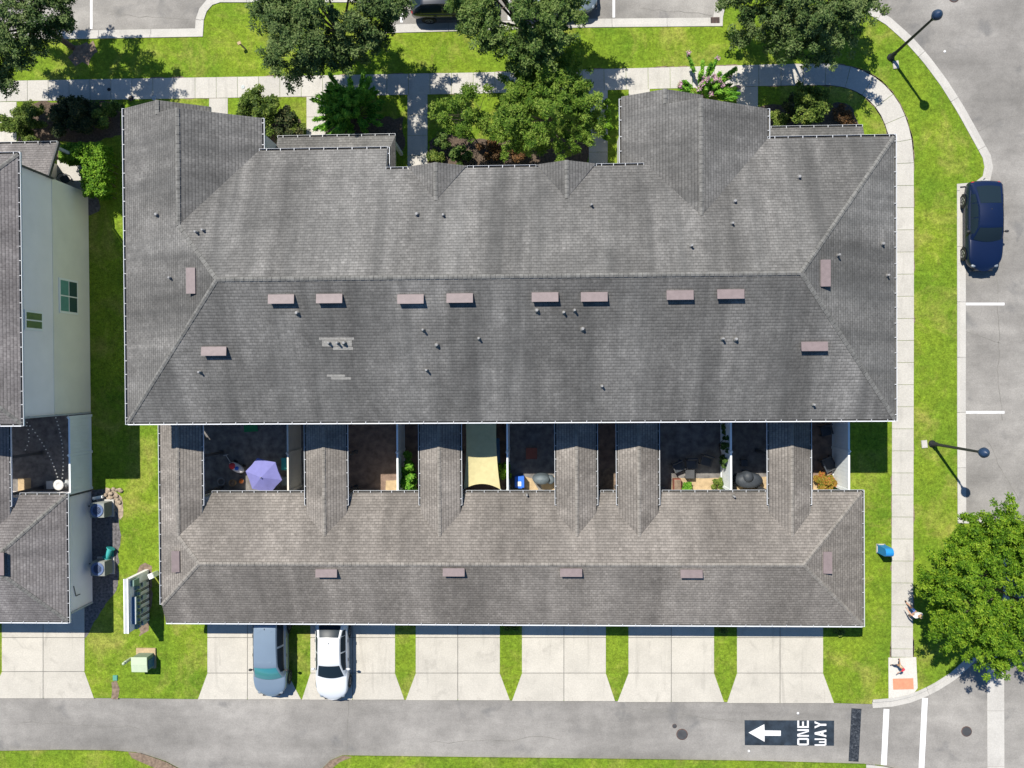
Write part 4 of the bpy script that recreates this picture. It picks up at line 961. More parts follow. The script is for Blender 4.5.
    for y in (.305*L, -.29*L):
        for s in (1, -1):
            mb = MB(); mb.tube((s*(w_-.20), y, rw), (s*(w_+.012), y, rw), rw, rw, 24); wh = mb.build('wheel', 'tyre', o, True)
            mb = MB(); x = s*(w_+.014); mb.tube((x-s*.02, y, rw), (x, y, rw), rw*.66, rw*.64, 20)
            mb.build('rim', 'rim', wh, True)
            mb = MB()
            for k in range(5):
                a = k*2*math.pi/5; mb.box((x+s*.004, y+math.cos(a)*rw*.34, rw+math.sin(a)*rw*.34), (.01, .05, rw*.5), tilt=Matrix.Rotation(math.pi/2-a, 3, 'X'))
            mb.build('spoke', 'plastic_dark', wh, True)
            mb = MB(); V = [(s*(w_+.004), y+math.cos(a)*rw*1.16, rw+.01+math.sin(a)*rw*1.16) for a in np.linspace(-.25, math.pi+.25, 18)]
            mb.mesh(V+[(p[0]-s*.12, p[1], p[2]) for p in V], [tuple(range(18)), tuple(range(35, 17, -1))], 0); mb.build('wheel_arch', 'black', o, True)
    for s in (1, -1):
        mb = MB(); mb.lathe([(.0,-.06),(.10,-.045),(.13,0),(.10,.045),(0,.06)], (s*w_*.63, L*.448, hood-.205), 14, sx=1.0, sy=.8); mb.build('headlight', 'lamp_clear', o, True)
        mb = MB(); mb.lathe([(.0,-.11),(.12,-.09),(.15,0),(.12,.09),(0,.11)], (s*w_*.70, -L*.470, deck-.22), 14, sx=.9, sy=.5); mb.build('tail_light', 'lamp_red', o, True)
        mb = MB(); yy = yws-.42; mb.tube((s*w_*.90, yy, belt+.02), (s*(w_+.06), yy, belt+.06), .025, .025, 6); mb.lathe([(0,-.07),(.08,-.06),(.105,0),(.08,.06),(0,.075)], (s*(w_+.06), yy, belt+.08), 12, sx=1.1, sy=.7); mb.build('side_mirror', paint if paint == 'car_white' else 'plastic_dark', o, True)
        mb = MB()
        for q in (.02, -.20): mb.box((s*(w_+.006), q*L-.02, belt-.16), (.025, .17, .035))
        mb.build('door_handle', 'plastic_dark', o, True)
    mb = MB(); mb.box((0, L*.5-.02, hood-.38), (W*.5, .05, .16)); mb.box((0, L*.5-.015, .40), (W*.62, .04, .10)); mb.build('grille', 'plastic_dark', o, True)
    mb = MB(); mb.box((0, -L*.5-.015, deck-.34), (.31, .02, .16)); mb.build('number_plate', 'white', o, True)
    mb = MB(); mb.lathe([(.05,0),(.035,.05),(0,.07)], (0, yrr+.22, Hr-.02), 8, sx=.6, sy=1.4); mb.build('antenna', 'plastic_dark', o, True)
    mb = MB()
    for s in (-.32, .22): mb.box((s*w_, yws-.03, belt+.05), (.55, .018, .018), .12)
    mb.build('wiper', 'plastic_dark', o, True)
    if rack:
        mb = MB()
        for k in range(6): mb.box((0, yrr+.35+(yrf-yrr-.6)*k/5, Hr+.012), (W*.40, .05, .012))
        mb.build('roof_rib', paint, o, True)
    return o
PI = math.pi
p = G(330.3, 655, 1.1); f = G(331, 697.5, .45)
car('parked_car', 'white sedan parked nose out on the driveway under the garage eave', (p.x, f.y+2.36, .013), PI, 'car_white', 4.75, 1.86, 1.45, .95, .93, .95, .15, -1.25, -2.0, deck=1.02)
p = G(268, 650, 1.2); f = G(268, 693.5, .5)
car('parked_van', 'silver blue minivan with teal windshield parked beside a tapered grass strip', (p.x, f.y+2.40, .013), PI, 'car_silver', 4.85, 1.92, 1.74, 1.06, 1.04, 1.25, .45, -1.85, -2.28, 'teal_glass', deck=1.06, rack=True, cat='van')
p = G(987, 224.5, .9)
car('parked_car', 'dark blue hatchback parked at the kerb of the right street', (p.x, p.y, ZA+.001), PI, 'car_navy', 4.85, 1.90, 1.46, .98, .96, .80, .18, -.95, -2.15, deck=1.04)
y0 = G(430, 23.5, 0).y+.98
a = G(411, 18, .7).x
car('parked_suv', 'black utility car with red tail light parked at the top kerb beside the oak', (a+2.32, y0, ZA+.001), -PI/2, 'car_black', 4.70, 1.92, 1.66, 1.06, 1.04, 1.15, .4, -1.65, -2.2, deck=1.08, cat='suv')
a = G(597, 14, .6).x
car('parked_car', 'grey car with clear headlight nosing out from the oak at the top kerb', (a-2.32, y0+.05, ZA+.001), -PI/2, 'car_grey', 4.65, 1.86, 1.46, .96, .92, 1.0, .15, -1.2, -1.95, deck=1.0)

# ------------------------------------------------------------------ street lamps
def lamp(x, y, label):
    b = G(x, y, 0); o = thing('street_lamp', label, 'street lamp', b, 0, 'street lamps on the lawn verge')
    mb = MB(); mb.lathe([(.20,0),(.20,.06),(.13,.10),(.12,.55),(.085,.62)], b, 16); mb.lathe([(.085,.6),(.060,4.75)], b, 14); mb.lathe([(.075,4.70),(.09,4.78),(.06,4.86)], b, 14); mb.build('pole', 'pole', o)
    mb = MB(); mb.lathe([(.06,4.80),(.10,4.88),(.17,4.98),(.225,5.10),(.245,5.22),(.235,5.32),(.18,5.42),(.10,5.48),(.03,5.52),(0,5.54)], b, 22); mb.lathe([(.25,5.20),(.262,5.22),(.25,5.24)], b, 22); mb.build('lamp_head', 'pole_head', o)
    mb = MB(); mb.lathe([(.07,4.84),(.10,4.90),(.15,4.98),(.0,4.98)], b+Vector((0,0,-.012)), 18); mb.build('lens', 'lamp_clear', o)
    return o
lamp(932, 443.7, 'black street lamp beside the parking lane, its pole on the right lawn verge')
lamp(890.5, 57.5, 'black street lamp on the curved corner lawn')
for x, y, l in ((924, 444, 'small white concrete utility slab left of the parking lane lamp'), (895.5, 65, 'small white concrete slab at the foot of the corner lamp')):
    q = G(x, y); mb = MB(); mb.box((q.x, q.y, .03), (.30, .42, .08), .1); mb.box((q.x, q.y, .078), (.24, .34, .014), .1); tag(mb.build('utility_slab', 'kerb'), l, 'utility box')
# air conditioners
def ac_unit(px, py, label):
    c = G(px, py, .95); b = Vector((c.x+.04, c.y, 0)); o = thing('air_conditioner', label, 'air conditioner', b, 0, 'condensers beside the neighbouring garage')
    MB().box((b.x, b.y, .05), (1.0, 1.0, .09)).build('pad', 'kerb', o)
    mb = MB(); mb.box((b.x, b.y, .52), (.80, .80, .84)); 
    for k in range(12):
        for s in (1, -1): mb.box((b.x+s*.405, b.y, .17+.062*k), (.02, .74, .03)); mb.box((b.x, b.y+s*.405, .17+.062*k), (.74, .02, .03))
    mb.build('cabinet', 'ac', o)
    mb = MB(); mb.lathe([(.37,.935),(.37,.975),(.33,.985),(.30,.955)], b, 28, 0)
    for r in (.08,.15,.22): mb.lathe([(r,.968),(r+.012,.975),(r+.024,.968)], b, 24, 0)
    for k in range(8): a = k*PI/4; mb.tube(b+Vector((0,0,.97)), b+Vector((math.cos(a)*.31, math.sin(a)*.31, .965)), .007, .007, 5, 0)
    mb.build('fan_guard', 'ac_ring', o)
    mb = MB(); mb.lathe([(.30,.942),(.0,.942)], b, 24, 0); mb.build('fan_well', 'black', o)
    mb = MB(); mb.lathe([(.08,.943),(.08,.962),(0,.963)], b, 12)
    for k in range(4): a = k*PI/2+.3; mb.box(b+Vector((math.cos(a)*.16, math.sin(a)*.16, .953)), (.22, .12, .006), a)
    mb.build('fan', 'conduit_blue', o)
    mb = MB(); mb.tube((b.x-.36, b.y+.15, .25), (-25.88, b.y+.15, .35), .03); mb.build('hose', 'black', o)
ac_unit(96.2, 510.5, 'grey air conditioner beside the tan rock pile'); ac_unit(96.8, 569, 'grey air conditioner next to the green hose reel')
q = G(107.5, 553.5, .4); mb = MB(); mb.tube((q.x-.1,q.y-.25,.3), (q.x+.12,q.y+.25,.3), .16, .16, 14); mb.tube((q.x-.12,q.y-.29,.3), (q.x-.1,q.y-.25,.3), .24, .24, 16); mb.tube((q.x+.12,q.y+.25,.3), (q.x+.14,q.y+.29,.3), .24, .24, 16); mb.box((q.x,q.y,.05),(.3,.5,.06)); tag(mb.build('hose_reel', 'teal'), 'teal green hose reel on the dark gravel', 'hose reel')
q = G(97, 498, .3); mb = MB(); mb.tube((q.x-.3,q.y-.06,.16), (q.x+.3,q.y+.06,.2), .10, .10, 12); mb.lathe([(.05,.2),(.05,.4),(.03,.42)], (q.x-.1,q.y,0), 10); tag(mb.build('water_filter', 'white'), 'white pipe fitting beside the neighbouring fence end', 'pipe')
r0 = random.Random(9)
for k in range(26):
    x, y = r0.uniform(104, 121), r0.uniform(488, 512)
    if x < 106+(y-488)*.3-3: continue
    q = G(x, y, 0); s = r0.uniform(.07, .16); mb = MB(); nn = 7; V = []
    mb.lathe([(s*.75,0),(s,s*.35),(s*.8,s*.8),(s*.3,s*1.0),(0,s*1.02)], (q.x,q.y,0), nn, 0, False, r0.uniform(.8,1.3), r0.uniform(.7,1.1))
    tag(mb.build('rock', 'rock'), 'small tan rock in the rock bed by the upper air conditioner', 'rock', 'rocks in the tan rock bed')
# meter wall
x0 = G(149.3, 600).x; y1, y0_ = G(126, 579.5, 2.3).y, G(126, 633, 2.3).y; yc = (y0_+y1)/2
mw = thing('meter_wall', 'freestanding pale wall with a white cap and electric meters, standing on the side lawn', 'utility wall', (x0-.14, yc, 0))
MB().box((x0-.12, yc, 1.13), (.22, y1-y0_, 2.26)).build('wall', 'stucco_up', mw)
mb = MB(); mb.box((x0-.13, yc, 2.29), (.28, y1-y0_+.06, .06), 0, 1); mb.box((x0-.24, yc, 2.325), (.05, y1-y0_+.05, .02)); mb.box((x0-.03, yc, 2.325), (.06, y1-y0_+.05, .02)); mb.build('cap', ['white', 'trim_grey'], mw)
mb = MB(); mb.box((x0+.08, yc-.35, 1.85), (.16, 1.5, .16)); mb.build('wireway', 'conduit_blue', mw); MB().box((x0+.172, yc-.35, 1.85), (.02, 1.5, .14)).build('wireway_cover', 'white', mw)
for i in range(7):
    yy = y1-.62-i*.36; mb = MB(); mb.box((x0+.07, yy, 1.45), (.14, .28, .42)); m_ = mb.build('meter_box', 'meter_green', mw)
    mb = MB(); mb.tube((x0+.14, yy, 1.5), (x0+.25, yy, 1.5), .09, .08, 16); mb.build('meter_dial', 'lamp_clear', m_)
    mb = MB(); mb.tube((x0+.05, yy, .03), (x0+.05, yy, 1.24), .025); mb.tube((x0+.05, yy+.08, .03), (x0+.05, yy+.08, 1.24), .018); mb.build('conduit', 'black', mw)
    if i % 2 == 0: MB().box((x0+.06, yy-.02, .75), (.12, .26, .40)).build('breaker_box', 'meter_grey', mw)
MB().box((x0+.09, y1-.28, 1.75), (.18, .34, .6)).build('main_breaker', 'meter_green', mw)
q = G(151.5, 576, .6); mb = MB(); mb.box((q.x, q.y, .33), (.28, .28, .66), .4); mb.box((q.x, q.y, .69), (.32, .32, .07), .4, 0, 1, None, .8); tag(mb.build('utility_pedestal', 'white'), 'white utility pedestal at the upper end of the meter wall', 'utility box')
# transformer, bollard, valve box
a, b_ = G(131.2, 657.2, .95), G(146.8, 672.8, .95); cx, cy = (a.x+b_.x)/2, (a.y+b_.y)/2
tr = thing('transformer_box', 'pale green pad mounted transformer on the lawn near the alley', 'transformer', (cx, cy, 0))
MB().box((cx-.03, cy+.08, .05), (1.12, 1.15, .12)).build('pad', 'tan_paver', tr)
mb = MB(); mb.box((cx, cy, .50), (.86, .80, .80)); mb.build('tank', 'trans_dark', tr, bevel=.02)
mb = MB(); mb.box((cx, cy+.20, .935), (.92, .46, .05)); mb.box((cx, cy-.22, .90), (.92, .42, .05), 0, 0, 1, Matrix.Rotation(.12, 3, 'X')); mb.build('lid', 'trans_green', tr, bevel=.02)
mb = MB(); mb.box((cx+.45, cy-.05, .45), (.03, .5, .6)); mb.box((cx+.475, cy-.2, .5), (.03, .05, .12)); mb.build('door', 'conduit_blue', tr)
q = G(131, 658.5); mb = MB(); mb.lathe([(.085,0),(.085,.82),(.07,.88),(0,.91)], q, 14); mb.lathe([(.09,.62),(.09,.70)], q, 14, 1); tag(mb.build('bollard', ['trans_green', 'white']), 'pale round bollard next to the green transformer', 'bollard')
q = G(115.6, 677.6); mb = MB(); mb.box((q.x, q.y, .03), (.26, .30, .07)); mb.box((q.x, q.y, .07), (.21, .25, .014)); tag(mb.build('valve_box', 'box_teal'), 'small teal valve box lid in the lawn below the bollard', 'utility box')
bed('soil_patch', [(112.5,682),(118,681),(118.5,690),(117,698),(112,698),(111.5,690)], 'soil', .006)
q = G(245.5, 49); mb = MB(); mb.tube(q, q+Vector((-.14,.10,.5)), .05, .05, 8); mb.box(q+Vector((-.16,.12,.52)), (.20,.16,.07), .4); tag(mb.build('marker_post', 'tan_paver'), 'small tan marker post in the top lawn strip', 'marker post')
# blue collection box
q = G(880.2, 548.2); bx = thing('collection_box', 'bright blue box on a white slab beside the right sidewalk', 'collection box', q)
MB().box((q.x, q.y, .05), (.46, .50, .1)).build('pad', 'kerb', bx)
mb = MB(); mb.box((q.x, q.y, .62), (.42, .44, .86)); 
V = []
for s in (-1, 1): V += [(q.x+s*.21, q.y+.22*math.cos(a_), 1.05+.22*math.sin(a_)) for a_ in np.linspace(0, PI, 9)]
mb.mesh(V, [(i, i+1, i+10, i+9) for i in range(8)]+[tuple(range(8,-1,-1)), tuple(range(9,18))], 0, 1, False); mb.build('cabinet', 'bluebox', bx)
MB().box((q.x+.22, q.y, .98), (.05, .40, .05)).box((q.x+.215, q.y, .45), (.02, .3, .3)).build('door', 'conduit_blue', bx)
mb = MB()
for s in (-1, 1):
    for t in (-1, 1): mb.box((q.x+s*.19, q.y+t*.21, .14), (.06,.06,.10))
mb.build('leg', 'conduit_blue', bx)

# ------------------------------------------------------------------ courtyard things
def chair(px, py, rz, mat, label, sc=1.0):
    b = G(px, py, 0); o = thing('patio_chair', label, 'chair', (b.x, b.y, .01), rz, 'dark patio chairs in the courtyards')
    MB().box((0,0,.42), (.56*sc,.56*sc,.09)).build('seat', mat, o, True, bevel=.03)
    MB().box((0,.27*sc,.70), (.56*sc,.08,.55), tilt=Matrix.Rotation(-.2,3,'X')).build('backrest', mat, o, True, bevel=.03)
    for s in (1,-1):
        MB().box((s*.28*sc,0,.62), (.06,.5*sc,.05)).build('armrest', 'trim_dark', o, True)
        for t in (1,-1): MB().box((s*.26*sc,t*.25*sc,.19), (.045,.045,.38)).build('leg', 'trim_dark', o, True)
    return o
chair(677, 466, .4, 'cover_dark', 'dark patio chair nearest the brick box'); chair(690, 463, 0, 'cover_dark', 'dark patio chair in the middle of three in the planted courtyard'); chair(704.5, 460, -.3, 'cover_dark', 'dark patio chair closest to the vine fence')
chair(825.5, 463, 2.0, 'cover_dark', 'dark angled lounge chair in the end courtyard near the white fence', 1.25); chair(823, 430, .2, 'cover_dark', 'dark patio chair in the end courtyard near the house wall')
def table(px, py, s, h, mat, label, name='side_table', cat='table'):
    b = G(px, py, h); o = thing(name, label, cat, (b.x, b.y, .01)); MB().box((0,0,h-.03), (s,s,.06)).build('top', mat, o, True, bevel=.01)
    for i in (1,-1):
        for j in (1,-1): MB().box((i*s*.42,j*s*.42,(h-.06)/2), (.05,.05,h-.06)).build('leg', 'trim_dark', o, True)
    return o
table(531.5, 453.5, .62, .45, 'redbrown', 'square red brown table in the dark courtyard beside the yellow sail'); table(744.5, 463, .36, .45, 'cover_dark', 'small dark square table in the courtyard with the draped furniture')
table(690, 474, .5, .5, 'trim_dark', 'low dark table in front of the three patio chairs')
q = G(519.5, 482, .8); o = thing('blue_cooler', 'bright blue lidded bin with a white sticker beside the white fence', 'bin', (q.x, q.y, .01))
MB().box((0,0,.38), (.46,.56,.72), taper=1.06).build('body', 'cooler', o, True); mb = MB(); mb.box((0,0,.78), (.52,.62,.08)); mb.box((0,-.33,.78),(.3,.05,.05)); mb.build('lid', 'cooler', o, True, bevel=.015); MB().box((-.02,-.1,.823), (.22,.24,.006)).build('sticker', 'white', o, True)
q = G(541.5, 480, 1.0); o = thing('covered_grill', 'grill under a slate grey cover in the dark courtyard', 'grill', (q.x, q.y, .01))
mb = MB(); mb.lathe([(.52,.0),(.50,.5),(.47,.85),(.36,1.0),(.16,1.06),(0,1.08)], (0,0,0), 22, sx=1.0, sy=.58); mb.build('cover', 'cover', o, True); mb = MB(); mb.lathe([(.3,0),(.3,.7),(.18,.76),(0,.78)], (.5,-.05,0), 14, sx=.75, sy=.75); mb.build('side_shelf_cover', 'cover', o, True)
q = G(750, 481, .8); o = thing('draped_furniture', 'dark cover draped over furniture against the garage eave', 'covered furniture', (q.x, q.y, .01))
mb = MB(); mb.lathe([(.80,.0),(.78,.45),(.72,.74),(.45,.84),(0,.87)], (0,0,0), 18, sx=1, sy=.55); mb.lathe([(.3,.0),(.28,.9),(.15,.98),(0,1.0)], (-.1,.22,0), 12); mb.build('cover', 'cover_dark', o, True); MB().box((0,-.05,.02), (1.4,.7,.03)).build('hem', 'trim_dark', o, True)
q = G(677.5, 485, .5); o = thing('planter_box', 'brick brown planter box on the tan strip of the planted courtyard', 'planter', (q.x, q.y, .01)); MB().box((0,0,.24), (.42,.66,.46)).build('box', 'redbrown', o, True, bevel=.01); MB().box((0,0,.475), (.34,.58,.02)).build('soil', 'soil', o, True)
# parasol
q = G(262.5, 477, 1.9); o = thing('parasol', 'periwinkle purple garden parasol beside the beige fence', 'parasol', (q.x, q.y, 0))
mb = MB(); rr = 1.04; tl = Matrix.Rotation(.16, 3, 'X') @ Matrix.Rotation(-.06, 3, 'Y'); tp = Vector((0,0,2.12)); ring = [Vector((rr*math.cos(a_), rr*math.sin(a_), -.36)) for a_ in [PI/6+k*PI/3+.30 for k in range(6)]]
for k in range(6):
    A, Bq = tp+tl@ring[k], tp+tl@ring[(k+1)%6]; mid = (A+Bq)/2; mid = tp+(mid-tp)*.97
    mb.mesh([tp,A,mid,Bq], [(0,1,2,3)]); mb.mesh([A,mid,Bq,Bq-Vector((0,0,.12)),mid-Vector((0,0,.10)),A-Vector((0,0,.12))], [(0,5,4,1),(1,4,3,2)])
mb.build('canopy', 'umbrella', o, True)
mb = MB(); mb.lathe([(.025,.05),(.025,2.2),(.04,2.22),(0,2.26)], (0,0,0), 10); mb.build('pole', 'trim_grey', o, True); mb = MB(); mb.lathe([(.25,0),(.25,.06),(.06,.12)], (0,0,.01), 18); mb.build('base', 'trim_dark', o, True)
mb = MB()
for k in range(6): mb.tube(tp+Vector((0,0,-.02)), tp+tl@(ring[k]+Vector((0,0,-.02))), .010, .008, 5)
mb.build('rib', 'trim_grey', o, True)
# toys
q = G(235.5, 468, .5); o = thing('ride_on_toy', 'red and white ride on toy by the purple parasol', 'toy', (q.x, q.y, .01), -.5)
mb = MB(); mb.lathe([(.0,.16),(.34,.2),(.42,.32),(.36,.44),(.2,.5),(0,.52)], (0,0,0), 18, sx=1.15, sy=.58); mb.build('body', 'cloth_white', o, True)
mb = MB(); mb.lathe([(.20,.47),(.16,.56),(0,.58)], (-.22,0,0), 14, sx=1.0, sy=.95); mb.build('seat', 'red', o, True); mb = MB(); mb.lathe([(.12,.49),(.10,.57),(0,.58)], (.08,.02,0), 12); mb.build('dash', 'cooler', o, True)
for sx_ in (-.28,.28):
    for sy_ in (-.24,.24): mb = MB(); mb.tube((sx_,sy_-.04,.12),(sx_,sy_+.04,.12),.12,.12,14); mb.build('wheel','tyre',o,True)
mb = MB(); mb.tube((-.40,.1,.4),(-.75,.45,.75),.02); mb.tube((-.85,.36,.75),(-.65,.54,.75),.02); mb.build('push_handle','trim_grey',o,True)
q = G(220.5, 482, .15); mb = MB(); V = []
for i in range(24):
    for j in range(8): a_, c_ = i*2*PI/24, j*2*PI/8; r = .20+.045*math.cos(c_); V.append((q.x+r*math.cos(a_), q.y+r*math.sin(a_), .06+.045*math.sin(c_)))
mb.mesh(V, [(i*8+j, ((i+1)%24)*8+j, ((i+1)%24)*8+(j+1)%8, i*8+(j+1)%8) for i in range(24) for j in range(8)], 0, 1, True); tag(mb.build('hose_coil', 'pvc'), 'grey hose coil on the dark courtyard floor left of the toys', 'hose')
q = G(241.5, 481, .15); mb = MB(); mb.lathe([(.14*math.sin(t), .16-.14*math.cos(t)) for t in np.linspace(0.05, PI-.001, 10)], (q.x,q.y,0), 16); mb.lathe([(.142,.15),(.142,.17)], (q.x,q.y,0), 16, 1); tag(mb.build('play_ball', ['orange', 'white']), 'orange ball beside the red and white toy', 'ball')
q = G(232, 483, .3); mb = MB(); mb.lathe([(.16,0),(.2,.3),(.17,.3),(.15,.1)], (q.x,q.y,.01), 14); mb.lathe([(.15,.26),(0,.27)], (q.x,q.y,.01), 14, 1); tag(mb.build('flower_pot', ['wood', 'soil']), 'brown flower pot between the hose coil and the orange ball', 'pot')
q = G(251, 428, 0); mb = MB(); mb.box((q.x, q.y, .02), (.78,.42,.03), .06); mb.box((q.x, q.y-.16, .037), (.78,.05,.008), .06, 1); tag(mb.build('door_mat', ['green', 'green']), 'green mat on the dark courtyard floor by the house', 'mat')
q = G(285, 464, .8); o = thing('storage_bin', 'teal upright bin beside the beige fence', 'bin', (q.x+.03, q.y, .01)); MB().box((0,0,.42),(.36,.62,.8),taper=1.05).build('body','teal',o,True); MB().box((0,0,.85),(.42,.68,.06)).build('lid','teal',o,True,bevel=.01)
q = G(285.5, 481, .4); o = thing('storage_bin', 'dark grey low bin behind the purple parasol', 'bin', (q.x, q.y, .01)); MB().box((0,0,.2),(.4,.46,.4)).build('body','cover_dark',o,True); MB().box((0,0,.42),(.44,.5,.05)).build('lid','cover',o,True,bevel=.01)
# yellow shade sail
so_ = thing('shade_sail', 'pale yellow shade sail stretched across a narrow courtyard', 'shade sail', G(482, 460, 0))
cs = [G(464.5, 405, 2.55), G(497, 405, 2.55), G(500.5, 489.5, 2.35), G(463.5, 489.5, 2.35)]
n_ = 14; V = []
for i in range(n_+1):
    for j in range(n_+1):
        u, v = i/n_, j/n_; uu = u+(.5-u)*.45*(4*v*(1-v))*.30*(1-4*u*(1-u))*1.0; vv = v+(.5-v)*.42*(4*u*(1-u))*.32*(1-4*v*(1-v))
        pt = cs[0].lerp(cs[1], uu).lerp(cs[3].lerp(cs[2], uu), vv); pt.z -= .18*math.sin(PI*u)*math.sin(PI*v); V.append(pt)
mb = MB(); mb.mesh(V, [(i*(n_+1)+j, i*(n_+1)+j+1, (i+1)*(n_+1)+j+1, (i+1)*(n_+1)+j) for i in range(n_) for j in range(n_)], 0, 1, True); mb.build('cloth', 'sail', so_)
mb = MB()
for c_, d in zip(cs, ((-.2,.1,0),(.2,.1,0),(.25,-.2,0),(-.2,-.2,0))): mb.tube(c_, c_+Vector(d), .012); mb.box(c_, (.06,.06,.015))
mb.build('tie_rope', 'trim_grey', so_)
q = G(496.8, 451, .7); mb = MB(); mb.box((q.x, q.y, .68), (.34,1.42,.05), .03); mb.box((q.x, q.y+.55, .34), (.3,.05,.64)); mb.box((q.x, q.y-.55, .34), (.3,.05,.64)); tag(mb.build('folding_table', 'conduit_blue'), 'narrow blue folding table beside the shade sail', 'table')
q = G(393, 487, 0)
# neighbour courtyard
q = G(58.5, 485, .75); o = thing('round_table', 'round white patio table in the neighbouring courtyard', 'table', (q.x, q.y, .01))
mb = MB(); mb.lathe([(.29,.72),(.30,.745),(.29,.76),(.12,.762),(.11,.745),(0,.745)], (0,0,0), 28); mb.build('top', 'paint_old', o, True); mb = MB(); mb.lathe([(.2,0),(.2,.03),(.04,.06),(.04,.72)], (0,0,0), 14); mb.build('leg', 'trim_grey', o, True)
q = G(50, 485, .4); MBx = MB(); MBx.box((q.x,q.y,.2),(.36,.42,.38)); MBx.box((q.x,q.y,.41),(.40,.46,.04)); tag(MBx.build('storage_bin','trim_grey'), 'grey box beside the round white patio table', 'bin')
struct(flat('paving_strip', GL([(18,478),(31,478),(31,494),(18,494)]), .011, 'tan_paver'))
def lights(a, b, label, nb=17):
    o = thing('string_lights', label, 'string lights', a.lerp(b, .5)*1.0); mb = MB(); pts = [a.lerp(b, t)-Vector((0,0,.35*4*t*(1-t))) for t in np.linspace(0, 1, 2*nb+1)]
    for p0, p1 in zip(pts, pts[1:]): mb.tube(p0, p1, .006, .006, 4)
    mb.build('cable', 'trim_dark', o); proto = None
    for k in range(nb):
        p0 = pts[2*k+1]
        if proto is None:
            mb = MB(); mb.lathe([(0,-.10),(.028,-.08),(.034,-.05),(.02,-.015),(.012,.0)], p0, 8); proto = mb.build('bulb', 'bulb', o); pr = p0
        else: c = proto.copy(); COL.objects.link(c); c.parent = o; c.location = p0-pr
lights(G(25,421,2.6), G(57.5,479,2.0), 'string of small white bulbs slanting across the neighbouring courtyard'); lights(G(54.5,416,2.6), G(61.5,480,2.0), 'steeper string of white bulbs ending at the round table')
lights(G(25,424,2.6), G(23.5,452,2.2), 'short string of bulbs on the left side of the neighbouring courtyard', 7)
# porch chair of the neighbour
q = G(67, 180, .3); o = thing('porch_chair', 'white curved chair on the neighbouring porch', 'chair', (q.x, q.y, .0), .6); MB().box((0,0,.5),(.46,.46,.05)).build('seat','cover_dark',o,True)
mb = MB(); pr = [Vector((.28*math.cos(t), .24*math.sin(t), .85)) for t in np.linspace(-.3, PI+.3, 12)]
for a_, b_ in zip(pr, pr[1:]): mb.tube(a_, b_, .02, .02, 6)
mb.build('back_hoop','trim_dark',o,True)
for i in (1,-1):
    for j in (1,-1): MB().box((i*.2,j*.2,.25),(.035,.035,.5)).build('leg','trim_dark',o,True)

